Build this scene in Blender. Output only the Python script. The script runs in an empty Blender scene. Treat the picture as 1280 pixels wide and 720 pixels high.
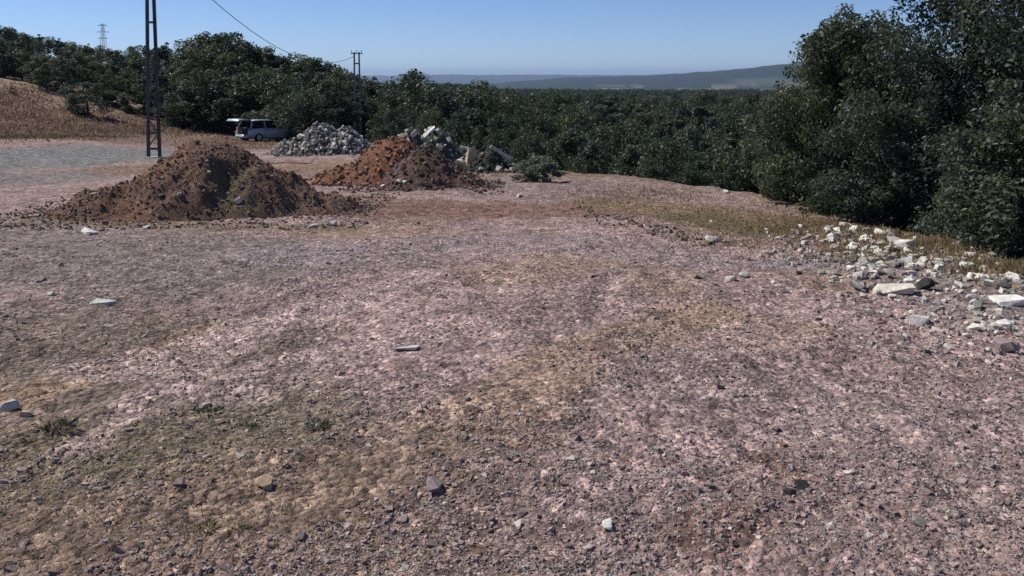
import bpy, bmesh, math, random
import numpy as np
from mathutils import Vector, Matrix

R = math.radians
rng = np.random.default_rng(11)
random.seed(5)
scene = bpy.context.scene
COL = scene.collection

# ------------------------------------------------------------------ camera
EYE = 1.65                     # eye height above the gravel underfoot
PITCH = R(5.0)
F = 1000.0                     # focal length in 1280-px units
CX, CY = 640.0, 97.0 + F * math.tan(PITCH)
cam_d = bpy.data.cameras.new('camera')
cam = bpy.data.objects.new('camera', cam_d)
COL.objects.link(cam)
cam.location = (0, 0, EYE)
cam.rotation_euler = (R(90) - PITCH, 0, 0)
cam_d.sensor_width = 36.0
cam_d.lens = 36.0 * F / 1280.0
cam_d.shift_y = -(360.0 - CY) / 1280.0
cam_d.clip_start = 0.05
cam_d.clip_end = 90000
scene.camera = cam

# ------------------------------------------------------------------ sky and sun
SUN_EL = R(50)
SUN_AZ = R(-70)                # compass style: 0 = +Y, negative = towards -X (left)
world = bpy.data.worlds.new('World')
scene.world = world
world.use_nodes = True
wn = world.node_tree.nodes
wn.clear()
w_out = wn.new('ShaderNodeOutputWorld')
w_bg = wn.new('ShaderNodeBackground')
w_sky = wn.new('ShaderNodeTexSky')
w_sky.sky_type = 'NISHITA'
w_sky.sun_disc = False
w_sky.sun_elevation = SUN_EL
w_sky.sun_rotation = SUN_AZ
w_sky.altitude = 0
w_sky.air_density = 0.7
w_sky.dust_density = 0.0
w_sky.ozone_density = 4.0
w_bg.inputs['Strength'].default_value = 0.083
w_tint = wn.new('ShaderNodeMix'); w_tint.data_type = 'RGBA'; w_tint.blend_type = 'MULTIPLY'
w_tint.inputs[0].default_value = 1.0
w_tint.inputs[7].default_value = (0.85, 0.905, 1.08, 1)
world.node_tree.links.new(w_sky.outputs[0], w_tint.inputs[6])
world.node_tree.links.new(w_tint.outputs[2], w_bg.inputs[0])
world.node_tree.links.new(w_bg.outputs[0], w_out.inputs[0])

sun_d = bpy.data.lights.new('sun', 'SUN')
sun_d.energy = 4.2
sun_d.angle = R(0.53)
sun_d.color = (1.0, 0.95, 0.87)
sun = bpy.data.objects.new('sun', sun_d)
COL.objects.link(sun)
S = Vector((math.sin(SUN_AZ) * math.cos(SUN_EL), math.cos(SUN_AZ) * math.cos(SUN_EL), math.sin(SUN_EL)))
sun.rotation_euler = S.to_track_quat('Z', 'Y').to_euler()
sun.location = (-20, 10, 30)

scene.view_settings.view_transform = 'Standard'
scene.view_settings.look = 'None'
scene.view_settings.exposure = 0.3
scene.view_settings.gamma = 1.0
scene.view_settings.use_curve_mapping = False
scene.render.engine = 'CYCLES'
scene.cycles.max_bounces = 5
scene.cycles.diffuse_bounces = 4
scene.cycles.glossy_bounces = 2
scene.cycles.transmission_bounces = 3
scene.cycles.volume_bounces = 0
scene.cycles.transparent_max_bounces = 8
scene.cycles.use_denoising = False
scene.cycles.use_adaptive_sampling = False

# ------------------------------------------------------------------ noise and terrain
def _hash(ix, iy, seed):
    h = (ix * 374761393 + iy * 668265263 + seed * 2147483647) & 0xffffffff
    h = ((h ^ (h >> 13)) * 1274126177) & 0xffffffff
    h = h ^ (h >> 16)
    return (h & 0xffffff) / float(0xffffff)

def vnoise(x, y, seed=0):
    xi = np.floor(x).astype(np.int64); yi = np.floor(y).astype(np.int64)
    fx = x - xi; fy = y - yi
    u = fx * fx * (3 - 2 * fx); v = fy * fy * (3 - 2 * fy)
    a = _hash(xi, yi, seed); b = _hash(xi + 1, yi, seed)
    c = _hash(xi, yi + 1, seed); d = _hash(xi + 1, yi + 1, seed)
    return (a * (1 - u) + b * u) * (1 - v) + (c * (1 - u) + d * u) * v - 0.5

def fbm(x, y, octs=3, seed=0):
    t = 0; a = 1.0
    for o in range(octs):
        t = t + a * vnoise(x * 2 ** o + 17.3 * o, y * 2 ** o - 9.1 * o, seed + o)
        a *= 0.5
    return t

def sstep(a, b, x):
    t = np.clip((x - a) / (b - a), 0, 1)
    return t * t * (3 - 2 * t)

PROF_Y = np.array([-400, -30, -10, 0, 3, 6, 10, 14.5, 20, 31, 45, 58, 75, 100, 150, 300, 600, 1200, 3000, 6000, 20000, 60000.])
PROF_Z = np.array([4, -1.2, -1.55, -1.65, -1.82, -2.05, -2.35, -2.6, -2.82, -3.15, -3.85, -4.6, -5.2, -6.2, -9, -14, -20, -30, -52, -75, -120, -160.])
_ld = np.linspace(-30, 120, 1501)
_sm = np.interp(_ld, PROF_Y, PROF_Z)
_k = np.hanning(41); _k /= _k.sum()
_smz = np.convolve(np.pad(_sm, 20, mode='edge'), _k, mode='valid')
def prof(y):
    base = np.interp(y, PROF_Y, PROF_Z)
    sm = np.interp(y, _ld, _smz)
    w = sstep(-28, -26, y) * (1 - sstep(114, 118, y))
    return base * (1 - w) + sm * w

EDGE = np.array([(9, -60), (7.6, -10), (7.2, 0), (6.5, 9.8), (6.3, 13.3), (5.8, 19), (3.6, 23.6), (1.5, 25.6),
                 (-0.3, 29), (-2.5, 36), (-6.5, 46), (-10.5, 56), (-15, 66), (-22, 76), (-40, 78), (-400, 120)])
def edge_dist(x, y):
    """signed distance to the rim of the gravel pad, positive beyond it"""
    best = np.full(np.shape(x), 1e9); sgn = np.ones(np.shape(x))
    for (ax, ay), (bx, by) in zip(EDGE[:-1], EDGE[1:]):
        dx, dy = bx - ax, by - ay
        t = np.clip(((x - ax) * dx + (y - ay) * dy) / (dx * dx + dy * dy), 0, 1)
        d = np.hypot(x - ax - t * dx, y - ay - t * dy)
        c = dx * (y - ay) - dy * (x - ax)
        m = d < best
        best = np.where(m, d, best); sgn = np.where(m, np.where(c < 0, 1.0, -1.0), sgn)
    return best * sgn

HX = np.array([-400, -120, -60, -45, -39, -36, -33, -30, -25, -20, -14.])
HZ = np.array([9, 8, 6.6, 5.2, 4.1, 3.1, 2.1, 1.4, 0.6, 0.15, 0])
def smooth_ground(x, y):
    """ground height, world z (camera foot = 0)"""
    x = np.asarray(x, float); y = np.asarray(y, float)
    z = prof(y) + EYE
    e = edge_dist(x, y) + 0.5 * fbm(x * 0.4, y * 0.4, 2, 5)
    amp = 0.6 + 4.6 * sstep(-22, -3, x) * (1 - sstep(120, 320, y))
    z = z - amp * (1 - np.exp(-np.maximum(e, 0) / 5.0))
    hill = np.interp(x, HX, HZ)
    z = z + hill * sstep(36, 64, y) * (1 - sstep(900, 2000, y))
    z = z + 0.55 * sstep(-13, -24, x) * sstep(14, 36, y) * (1 - sstep(36, 60, y))
    # far ridge to the right
    az = x / np.maximum(y, 1.0)
    hr = np.interp(az, [-0.2, -0.05, 0.0, 0.06, 0.12, 0.16, 0.21, 0.26, 0.30, 0.335, 0.45, 0.7], [0, 10, 45, 75, 86, 96, 115, 133, 160, 196, 245, 250])
    hr = hr * (0.96 + 0.12 * fbm(az * 30, y * 0 + 3.0, 3, 77))
    hf = 150 + 30 * fbm(az * 9, y * 0 + 7.0, 3, 66) + 14 * fbm(az * 60, y * 0 + 1.0, 2, 67)
    z = z + hf * sstep(11000, 15500, y) * sstep(-0.9, -0.3, az)
    return z + hr * sstep(4100, 6400, y) * (1 - 0.8 * sstep(6800, 12000, y))

RUTS = [[(-3.2, 2.2), (-2.2, 4.6), (-1.7, 6.0), (-0.6, 8.2), (1.2, 11.0)], [(-4.9, 2.6), (-3.75, 5.1), (-3.1, 6.7), (-1.9, 9.3), (-0.2, 12.2)],
        [(2.6, 1.6), (2.1, 3.4), (2.0, 5.4), (2.6, 7.6), (3.4, 9.6)], [(0.9, 1.5), (0.5, 3.4), (0.45, 5.5), (1.0, 8.2), (1.8, 10.4)]]
def rut_depth(x, y):
    """wheel ruts: 1 in the groove, a little negative on the raised lips"""
    out = np.zeros(np.shape(x))
    wob = 0.10 * fbm(x * 0.9, y * 0.9, 2, 120)
    for pts in RUTS:
        best = np.full(np.shape(x), 1e9)
        for (ax, ay), (bx, by) in zip(pts[:-1], pts[1:]):
            dx, dy = bx - ax, by - ay
            t = np.clip(((x - ax) * dx + (y - ay) * dy) / (dx * dx + dy * dy), 0, 1)
            best = np.minimum(best, np.hypot(x - ax - t * dx, y - ay - t * dy))
        b = best + wob
        out = out + np.exp(-(b / 0.11) ** 2) - 0.7 * np.exp(-((b - 0.2) / 0.08) ** 2)
    return out * np.clip(0.55 + 1.2 * fbm(x * 0.7, y * 0.7, 2, 130), 0, 1)

def ground_z(x, y):
    """with the lumps and ruts"""
    x = np.asarray(x, float); y = np.asarray(y, float)
    z = smooth_ground(x, y)
    d = np.hypot(x, y)
    near = 1 - sstep(40, 120, d)
    z = z + near * (0.13 * fbm(x * 0.45, y * 0.45, 3, 1) + 0.045 * fbm(x * 2.2, y * 2.2, 3, 2))
    fine = 1 - sstep(8, 26, d)
    z = z + fine * (0.022 * fbm(x * 9, y * 9, 2, 3) + 0.012 * vnoise(x * 28, y * 28, 4))
    z = z - 0.03 * fine * rut_depth(x, y)
    far = sstep(100, 500, d)
    return z + far * 2.5 * fbm(x * 0.006, y * 0.006, 3, 9)

def gz(x, y):
    return float(ground_z(np.array([x]), np.array([y]))[0])

_gx = np.arange(-130, 100.01, 0.25); _gy = np.arange(-2, 170.01, 0.25)
_GZ = np.concatenate([smooth_ground(_gx[None, :], yy[:, None] + 0 * _gx[None, :]) for yy in np.array_split(_gy, 8)])
def _lookup(x, y):
    """smooth ground read from a table"""
    u = np.clip((x + 130) * 4, 0, len(_gx) - 1.001); v = np.clip((y + 2) * 4, 0, len(_gy) - 1.001)
    i = u.astype(int); j = v.astype(int); fu = u - i; fv = v - j
    return (_GZ[j, i] * (1 - fu) + _GZ[j, i + 1] * fu) * (1 - fv) + (_GZ[j + 1, i] * (1 - fu) + _GZ[j + 1, i + 1] * fu) * fv

def px_to_ground(px, py):
    """where a line of sight meets the smooth ground -> X, Y arrays (nan if it misses)"""
    px = np.atleast_1d(np.asarray(px, float)); py = np.atleast_1d(np.asarray(py, float))
    a = (px - CX) / F; b = -(py - CY) / F
    dx = a
    dy = math.cos(PITCH) + b * math.sin(PITCH)
    dz = -math.sin(PITCH) + b * math.cos(PITCH)
    lo = np.full(px.shape, 1.0); hit = np.zeros(px.shape, bool); hi = np.full(px.shape, np.nan)
    for t in np.geomspace(1.0, 160, 120):
        below = (EYE + dz * t < _lookup(dx * t, dy * t)) & ~hit
        hi = np.where(below, t, hi); hit |= below
        lo = np.where(~hit, t, lo)
        if hit.all(): break
    for _ in range(12):
        m = np.where(hit, 0.5 * (lo + hi), 1.0)
        below = EYE + dz * m < _lookup(dx * m, dy * m)
        hi = np.where(below & hit, m, hi); lo = np.where(below, lo, m)
    return dx * hi, dy * hi

def at_px(px, py):
    X, Y = px_to_ground(px, py)
    return float(X[0]), float(Y[0])

def at_depth(px, Y):
    return (px - CX) / F * Y * 1.0, Y

def height_for(px_y, Y):
    """world z seen at picture row px_y when it stands at distance Y"""
    b = -(px_y - CY) / F
    dy = math.cos(PITCH) + b * math.sin(PITCH)
    dz = -math.sin(PITCH) + b * math.cos(PITCH)
    return EYE + dz / dy * Y

# ------------------------------------------------------------------ mesh helpers
def np_mesh(name, verts, faces, mat=None, tint=None, smooth=False, attr='tint'):
    verts = np.asarray(verts, np.float32); faces = np.asarray(faces, np.int32)
    k = faces.shape[1]
    me = bpy.data.meshes.new(name)
    me.vertices.add(len(verts)); me.vertices.foreach_set('co', verts.ravel())
    me.loops.add(faces.size); me.loops.foreach_set('vertex_index', faces.ravel())
    me.polygons.add(len(faces))
    me.polygons.foreach_set('loop_start', np.arange(0, faces.size, k, dtype=np.int32))
    me.polygons.foreach_set('loop_total', np.full(len(faces), k, dtype=np.int32))
    me.polygons.foreach_set('use_smooth', np.full(len(faces), bool(smooth)))
    if tint is not None:
        a = me.attributes.new(attr, 'FLOAT_COLOR', 'POINT')
        t = np.asarray(tint, np.float32)
        if t.shape[1] == 3:
            t = np.hstack([t, np.ones((len(t), 1), np.float32)])
        a.data.foreach_set('color', t.ravel())
    me.update(calc_edges=True)
    pass
    if mat: me.materials.append(mat)
    return me

def link(name, data, parent=None, label=None, cat=None, group=None, kind=None, loc=None):
    o = bpy.data.objects.new(name, data)
    COL.objects.link(o)
    if parent: o.parent = parent
    if loc is not None: o.location = loc
    if label: o['label'] = label
    if cat: o['category'] = cat
    if group: o['group'] = group
    if kind: o['kind'] = kind
    return o

def bm_mesh(name, bm, mat, smooth=False):
    me = bpy.data.meshes.new(name)
    bmesh.ops.recalc_face_normals(bm, faces=bm.faces)
    bm.to_mesh(me); bm.free()
    if smooth:
        me.polygons.foreach_set('use_smooth', np.ones(len(me.polygons), bool))
    me.materials.append(mat)
    return me

def add_box(bm, c, s, rot=None, bevel=0):
    r = bmesh.ops.create_cube(bm, size=1.0)
    vs = r['verts']
    for v in vs:
        v.co = Vector((v.co.x * s[0], v.co.y * s[1], v.co.z * s[2]))
    if bevel:
        es = list({e for v in vs for e in v.link_edges})
        q = bmesh.ops.bevel(bm, geom=es, offset=bevel, segments=2, affect='EDGES')
        vs = list({v for f in q['faces'] for v in f.verts} | {v for v in vs if v.is_valid})
    if rot is not None:
        bmesh.ops.rotate(bm, verts=vs, cent=(0, 0, 0), matrix=rot)
    bmesh.ops.translate(bm, verts=vs, vec=c)
    return vs

def add_tube(bm, p, q, r0, r1, n=7, caps=True):
    p = Vector(p); q = Vector(q); d = (q - p)
    if d.length < 1e-6: return
    d.normalize()
    u = d.cross(Vector((0, 0, 1)))
    if u.length < 1e-3: u = d.cross(Vector((1, 0, 0)))
    u.normalize(); v = d.cross(u)
    A = [bm.verts.new(p + (u * math.cos(2 * math.pi * i / n) + v * math.sin(2 * math.pi * i / n)) * r0) for i in range(n)]
    B = [bm.verts.new(q + (u * math.cos(2 * math.pi * i / n) + v * math.sin(2 * math.pi * i / n)) * r1) for i in range(n)]
    for i in range(n):
        j = (i + 1) % n
        bm.faces.new((A[i], A[j], B[j], B[i]))
    if caps:
        bm.faces.new(A[::-1]); bm.faces.new(B)

def add_bar(bm, p, q, w, h):
    p = Vector(p); q = Vector(q); d = q - p
    L = d.length
    rot = d.to_track_quat('Z', 'Y').to_matrix()
    add_box(bm, (p + q) / 2, (w, h, L), rot)

# ------------------------------------------------------------------ materials
def mat(name, col=(0.5, 0.5, 0.5), rough=0.8, metal=0.0, spec=0.3):
    m = bpy.data.materials.new(name); m.use_nodes = True
    b = m.node_tree.nodes['Principled BSDF']
    b.inputs['Base Color'].default_value = (*col, 1)
    b.inputs['Roughness'].default_value = rough
    b.inputs['Metallic'].default_value = metal
    b.inputs['Specular IOR Level'].default_value = spec
    return m

class NT:
    def __init__(s, m):
        s.t = m.node_tree; s.n = s.t.nodes; s.b = s.n['Principled BSDF']
    def new(s, typ, **kw):
        n = s.n.new(typ)
        for k, v in kw.items():
            if k in n.inputs: n.inputs[k].default_value = v
            else: setattr(n, k, v)
        return n
    def l(s, a, b): s.t.links.new(a, b)
    def noise(s, vec, scale, detail=3, rough=0.6):
        n = s.new('ShaderNodeTexNoise'); n.inputs['Scale'].default_value = scale
        n.inputs['Detail'].default_value = detail; n.inputs['Roughness'].default_value = rough
        s.l(vec, n.inputs['Vector']); return n.outputs['Fac']
    def ramp(s, fac, stops):
        r = s.new('ShaderNodeValToRGB')
        el = r.color_ramp.elements
        while len(el) < len(stops): el.new(0.5)
        for e, (p, c) in zip(el, stops):
            e.position = p; e.color = (*c, 1) if len(c) == 3 else c
        s.l(fac, r.inputs[0]); return r.outputs[0]
    def mul(s, a, b, fac=1.0, mode='MULTIPLY'):
        m = s.new('ShaderNodeMix', data_type='RGBA', blend_type=mode)
        m.inputs[0].default_value = fac
        for v, i in ((a, 6), (b, 7)):
            if isinstance(v, tuple): m.inputs[i].default_value = (*v, 1)
            else: s.l(v, m.inputs[i])
        return m.outputs[2]
    def math(s, op, a, b):
        m = s.new('ShaderNodeMath', operation=op)
        for i, v in enumerate((a, b)):
            if isinstance(v, (int, float)): m.inputs[i].default_value = v
            else: s.l(v, m.inputs[i])
        return m.outputs[0]
    def bump(s, h, strength, dist):
        b = s.new('ShaderNodeBump'); b.inputs['Strength'].default_value = strength
        b.inputs['Distance'].default_value = dist
        s.l(h, b.inputs['Height']); s.l(b.outputs[0], s.b.inputs['Normal']); return b

def g(v): return (v, v, v)

def ground_material():
    m = mat('gravel_ground', rough=0.95, spec=0.12); N = NT(m)
    pos = N.new('ShaderNodeNewGeometry').outputs['Position']
    att = N.new('ShaderNodeAttribute', attribute_name='tint').outputs['Color']
    mask = N.new('ShaderNodeAttribute', attribute_name='tint').outputs['Alpha']
    # mottling of dust and crushed stone, from decimetres down to grains
    a = N.noise(pos, 3.0, 5, 0.7); b = N.noise(pos, 22.0, 4, 0.7); c = N.noise(pos, 95.0, 2, 0.6)
    col = N.mul(att, N.ramp(a, [(0.3, g(0.62)), (0.5, g(1.0)), (0.7, g(1.28))]))
    col = N.mul(col, N.ramp(b, [(0.3, g(0.52)), (0.5, g(1.0)), (0.7, g(1.5))]))
    col = N.mul(col, N.ramp(c, [(0.3, g(0.6)), (0.7, g(1.4))]))
    # crushed stones: cell colours
    vo = N.new('ShaderNodeTexVoronoi', feature='F1'); vo.inputs['Scale'].default_value = 26
    N.l(pos, vo.inputs['Vector'])
    sep = N.new('ShaderNodeSeparateColor'); N.l(vo.outputs['Color'], sep.inputs[0])
    stone = N.ramp(sep.outputs[0], [(0.0, (0.45, 0.45, 0.5)), (0.35, (0.85, 0.82, 0.84)), (0.7, (1.05, 1.03, 1.05)), (0.92, (1.25, 1.25, 1.22)), (1.0, (1.9, 1.9, 1.85))])
    col = N.mul(col, stone, 0.75)
    vb = N.new('ShaderNodeTexVoronoi', feature='F1'); vb.inputs['Scale'].default_value = 10
    N.l(pos, vb.inputs['Vector'])
    sb = N.new('ShaderNodeSeparateColor'); N.l(vb.outputs['Color'], sb.inputs[0])
    col = N.mul(col, N.ramp(sb.outputs[1], [(0.0, g(0.4)), (0.25, g(0.8)), (0.7, g(1.05)), (1.0, g(1.4))]), 0.8)
    N.l(col, N.b.inputs['Base Color'])
    d = N.math('MULTIPLY', vo.outputs['Distance'], -14.0)
    hgt = N.math('ADD', N.math('MULTIPLY', b, 1.0), N.math('MULTIPLY', c, 0.35))
    hgt = N.math('ADD', hgt, N.math('MULTIPLY', vo.outputs['Distance'], -0.9))
    N.bump(hgt, 0.9, 0.035)
    return m

def rock_material(name, cols, rough=0.9, scale=6.0, att=False):
    m = mat(name, rough=rough, spec=0.15); N = NT(m)
    tc = N.new('ShaderNodeTexCoord').outputs['Object']
    rnd = N.new('ShaderNodeObjectInfo').outputs['Random']
    n = N.noise(tc, scale, 5, 0.65); n2 = N.noise(tc, scale * 5, 3, 0.6)
    base = N.ramp(rnd, [(i / max(1, len(cols) - 1), c) for i, c in enumerate(cols)])
    if att: base = N.new('ShaderNodeAttribute', attribute_name='tint').outputs['Color']
    c = N.mul(base, N.ramp(n, [(0.3, g(0.62)), (0.7, g(1.2))]))
    c = N.mul(c, N.ramp(n2, [(0.3, g(0.75)), (0.7, g(1.2))]))
    N.l(c, N.b.inputs['Base Color'])
    N.bump(n2, 0.5, 0.02)
    return m

def soil_material(name, cols, stops, scale=1.2):
    m = mat(name, rough=1.0, spec=0.05); N = NT(m)
    pos = N.new('ShaderNodeNewGeometry').outputs['Position']
    att = N.new('ShaderNodeAttribute', attribute_name='tint').outputs['Color']
    a = N.noise(pos, scale, 5, 0.7); b = N.noise(pos, scale * 9, 4, 0.7); c = N.noise(pos, scale * 40, 2, 0.6)
    col = N.mul(att, N.ramp(a, list(zip(stops, cols))))
    col = N.mul(col, N.ramp(b, [(0.3, g(0.45)), (0.5, g(1.0)), (0.72, g(1.55))]))
    col = N.mul(col, N.ramp(c, [(0.3, g(0.6)), (0.7, g(1.4))]))
    N.l(col, N.b.inputs['Base Color'])
    N.bump(N.math('ADD', b, N.math('MULTIPLY', c, 0.5)), 1.0, 0.09)
    return m

def leaf_material(name, dark, light, trans=0.25):
    m = bpy.data.materials.new(name); m.use_nodes = True
    N = NT(m)
    att = N.new('ShaderNodeAttribute', attribute_name='tint').outputs['Fac']
    rnd = N.new('ShaderNodeObjectInfo').outputs['Random']
    c = N.ramp(att, [(0.0, dark), (1.0, light)])
    c = N.mul(c, N.ramp(rnd, [(0.0, (0.6, 0.7, 0.78)), (0.5, (1, 1, 1)), (1.0, (1.2, 1.12, 0.92))]))
    N.l(c, N.b.inputs['Base Color'])
    N.b.inputs['Roughness'].default_value = 0.5
    N.b.inputs['Specular IOR Level'].default_value = 0.35
    tr = N.new('ShaderNodeBsdfTranslucent'); N.l(N.mul(c, (1.0, 1.15, 0.55)), tr.inputs[0])
    mx = N.new('ShaderNodeMixShader'); mx.inputs[0].default_value = trans
    N.l(N.b.outputs[0], mx.inputs[1]); N.l(tr.outputs[0], mx.inputs[2])
    N.l(mx.outputs[0], N.n['Material Output'].inputs[0])
    return m

def vary_material(name, lo, hi, scale, rough=0.8, metal=0.0, spec=0.3):
    m = mat(name, rough=rough, metal=metal, spec=spec); N = NT(m)
    tc = N.new('ShaderNodeTexCoord').outputs['Object']
    N.l(N.ramp(N.noise(tc, scale, 5, 0.65), [(0.3, lo), (0.7, hi)]), N.b.inputs['Base Color'])
    return m

M_GROUND = ground_material()
M_PEBBLE = rock_material('crushed_stone', [(0.3, 0.25, 0.25)], att=True, scale=30)
M_WHITE = rock_material('pale_limestone', [(0.60, 0.54, 0.44), (0.72, 0.68, 0.59), (0.80, 0.77, 0.69)])
M_GREY = rock_material('grey_rubble', [(0.19, 0.175, 0.15), (0.34, 0.32, 0.27), (0.48, 0.45, 0.38), (0.26, 0.235, 0.19), (0.62, 0.59, 0.51), (0.24, 0.235, 0.22)])
M_PINKROCK = rock_material('mauve_rock', [(0.26, 0.2, 0.2), (0.36, 0.29, 0.28)])
M_DARKROCK = rock_material('dark_rock', [(0.035, 0.036, 0.036), (0.06, 0.058, 0.055)])
M_TAN = rock_material('tan_rock', [(0.50, 0.38, 0.24), (0.56, 0.45, 0.31)])
M_SOIL_BROWN = soil_material('brown_soil', [(0.55, 0.55, 0.55), (1, 1, 1), (1.3, 1.15, 1.0)], [0.3, 0.5, 0.7])
M_LEAF = leaf_material('oak_leaf', (0.040, 0.055, 0.042), (0.098, 0.115, 0.078), 0.34)
M_LEAF_NEAR = leaf_material('broad_leaf', (0.042, 0.056, 0.046), (0.105, 0.12, 0.088), 0.36)
M_BUSH = leaf_material('dry_bush_leaf', (0.16, 0.155, 0.115), (0.27, 0.255, 0.19))
M_WEED = leaf_material('weed_leaf', (0.04, 0.05, 0.025), (0.10, 0.115, 0.06))
M_BARK = vary_material('bark', (0.035, 0.03, 0.024), (0.10, 0.085, 0.07), 9)
M_STEEL = vary_material('weathered_steel', (0.045, 0.05, 0.048), (0.12, 0.125, 0.12), 3, 0.7, 0.3)
M_WIRE = mat('wire_metal', (0.03, 0.03, 0.035), 0.6, 0.4)
M_CONC = vary_material('concrete', (0.33, 0.32, 0.29), (0.55, 0.54, 0.5), 5, 0.9)
M_PORC = mat('porcelain', (0.12, 0.07, 0.05), 0.3)
M_GRASS = rock_material('dry_grass_blade', [(0.3, 0.24, 0.13)], att=True, scale=3)
_N = NT(M_GRASS)                                       # thin blades let some light through
_tr = _N.new('ShaderNodeBsdfTranslucent'); _N.l(_N.new('ShaderNodeAttribute', attribute_name='tint').outputs['Color'], _tr.inputs[0])
_mx = _N.new('ShaderNodeMixShader'); _mx.inputs[0].default_value = 0.5
_N.l(_N.b.outputs[0], _mx.inputs[1]); _N.l(_tr.outputs[0], _mx.inputs[2]); _N.l(_mx.outputs[0], _N.n['Material Output'].inputs[0])

# ------------------------------------------------------------------ ground: one sheet out to the horizon
MAUVE = (0.34, 0.243, 0.218); MAUVEL = (0.45, 0.335, 0.302); BROWN = (0.235, 0.168, 0.122); TAN = (0.31, 0.215, 0.145)
OLIVE = (0.135, 0.118, 0.078); REDB = (0.21, 0.118, 0.08); GREYG = (0.215, 0.215, 0.20); FIELD = (0.225, 0.145, 0.118)
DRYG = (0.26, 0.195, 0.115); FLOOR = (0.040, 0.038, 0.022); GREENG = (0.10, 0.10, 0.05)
def W(*pts):
    return [at_px(*p) for p in pts]
PATCHES = [   # (line in the place, radius m, colour, strength)
    (W((0, 300), (240, 330)), 2.4, (0.205, 0.170, 0.155), 0.75),
    (W((-150, 420), (200, 440)), 1.4, (0.185, 0.145, 0.115), 0.85),
    (W((-200, 640), (330, 640)), 0.95, BROWN, 0.9),
    (W((120, 560), (330, 520)), 0.55, (0.175, 0.145, 0.095), 0.75),
    (W((200, 700), (520, 690)), 0.5, (0.24, 0.17, 0.13), 0.7),
    (W((20, 500), (150, 450), (260, 405)), 0.22, TAN, 0.85),
    (W((150, 455), (330, 400), (520, 350)), 0.35, MAUVEL, 0.8),
    (W((90, 560), (230, 470), (300, 430)), 0.13, MAUVEL, 0.6),
    (W((300, 480), (420, 440), (560, 415)), 0.4, MAUVEL, 0.55),
    (W((590, 540), (720, 450), (880, 395)), 0.42, TAN, 0.62),
    (W((520, 660), (620, 560)), 0.4, (0.25, 0.175, 0.13), 0.6),
    (W((640, 345), (720, 325)), 0.7, TAN, 0.5),
    (W((340, 320), (700, 300), (900, 330)), 0.9, (0.29, 0.228, 0.225), 0.7),
    (W((900, 480), (1280, 560)), 0.8, (0.30, 0.228, 0.212), 0.55),
    (W((700, 640), (1100, 700)), 0.5, (0.285, 0.205, 0.18), 0.55),
    (W((880, 670), (920, 650)), 0.16, REDB, 0.55),
    (W((960, 575), (985, 590)), 0.10, REDB, 0.7),
    (W((430, 262), (560, 262), (740, 262)), 1.5, (0.215, 0.125, 0.09), 0.85),
    (W((60, 272), (300, 284), (420, 284)), 0.5, (0.19, 0.15, 0.10), 0.8),
    (W((200, 210), (320, 205), (400, 212)), 2.6, (0.25, 0.165, 0.115), 0.85),
    (W((360, 205), (420, 202)), 1.2, (0.33, 0.23, 0.15), 0.7),
    (W((640, 225), (760, 240)), 2.0, (0.26, 0.195, 0.175), 0.8),
    (W((760, 255), (900, 270), (1010, 290)), 1.0, (0.23, 0.165, 0.105), 0.85),
    (W((860, 272), (960, 292)), 0.6, (0.15, 0.13, 0.07), 0.75),
    (W((1000, 285), (1160, 305), (1280, 340)), 0.7, (0.20, 0.145, 0.09), 0.8),
    (W((1190, 365), (1270, 370)), 0.35, (0.30, 0.18, 0.13), 0.7),
    (W((1060, 330), (1200, 350), (1280, 390)), 0.8, (0.26, 0.235, 0.215), 0.6),
    (W((-60, 200), (60, 198), (150, 192)), 3.6, GREYG, 0.95),
    (W((-60, 222), (40, 222)), 2.0, (0.21, 0.195, 0.18), 0.8),
    (W((-80, 172), (60, 171), (140, 170)), 1.1, (0.045, 0.048, 0.028), 0.9),  # shade line along the grassy verge, painted into the ground colour
]
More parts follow.
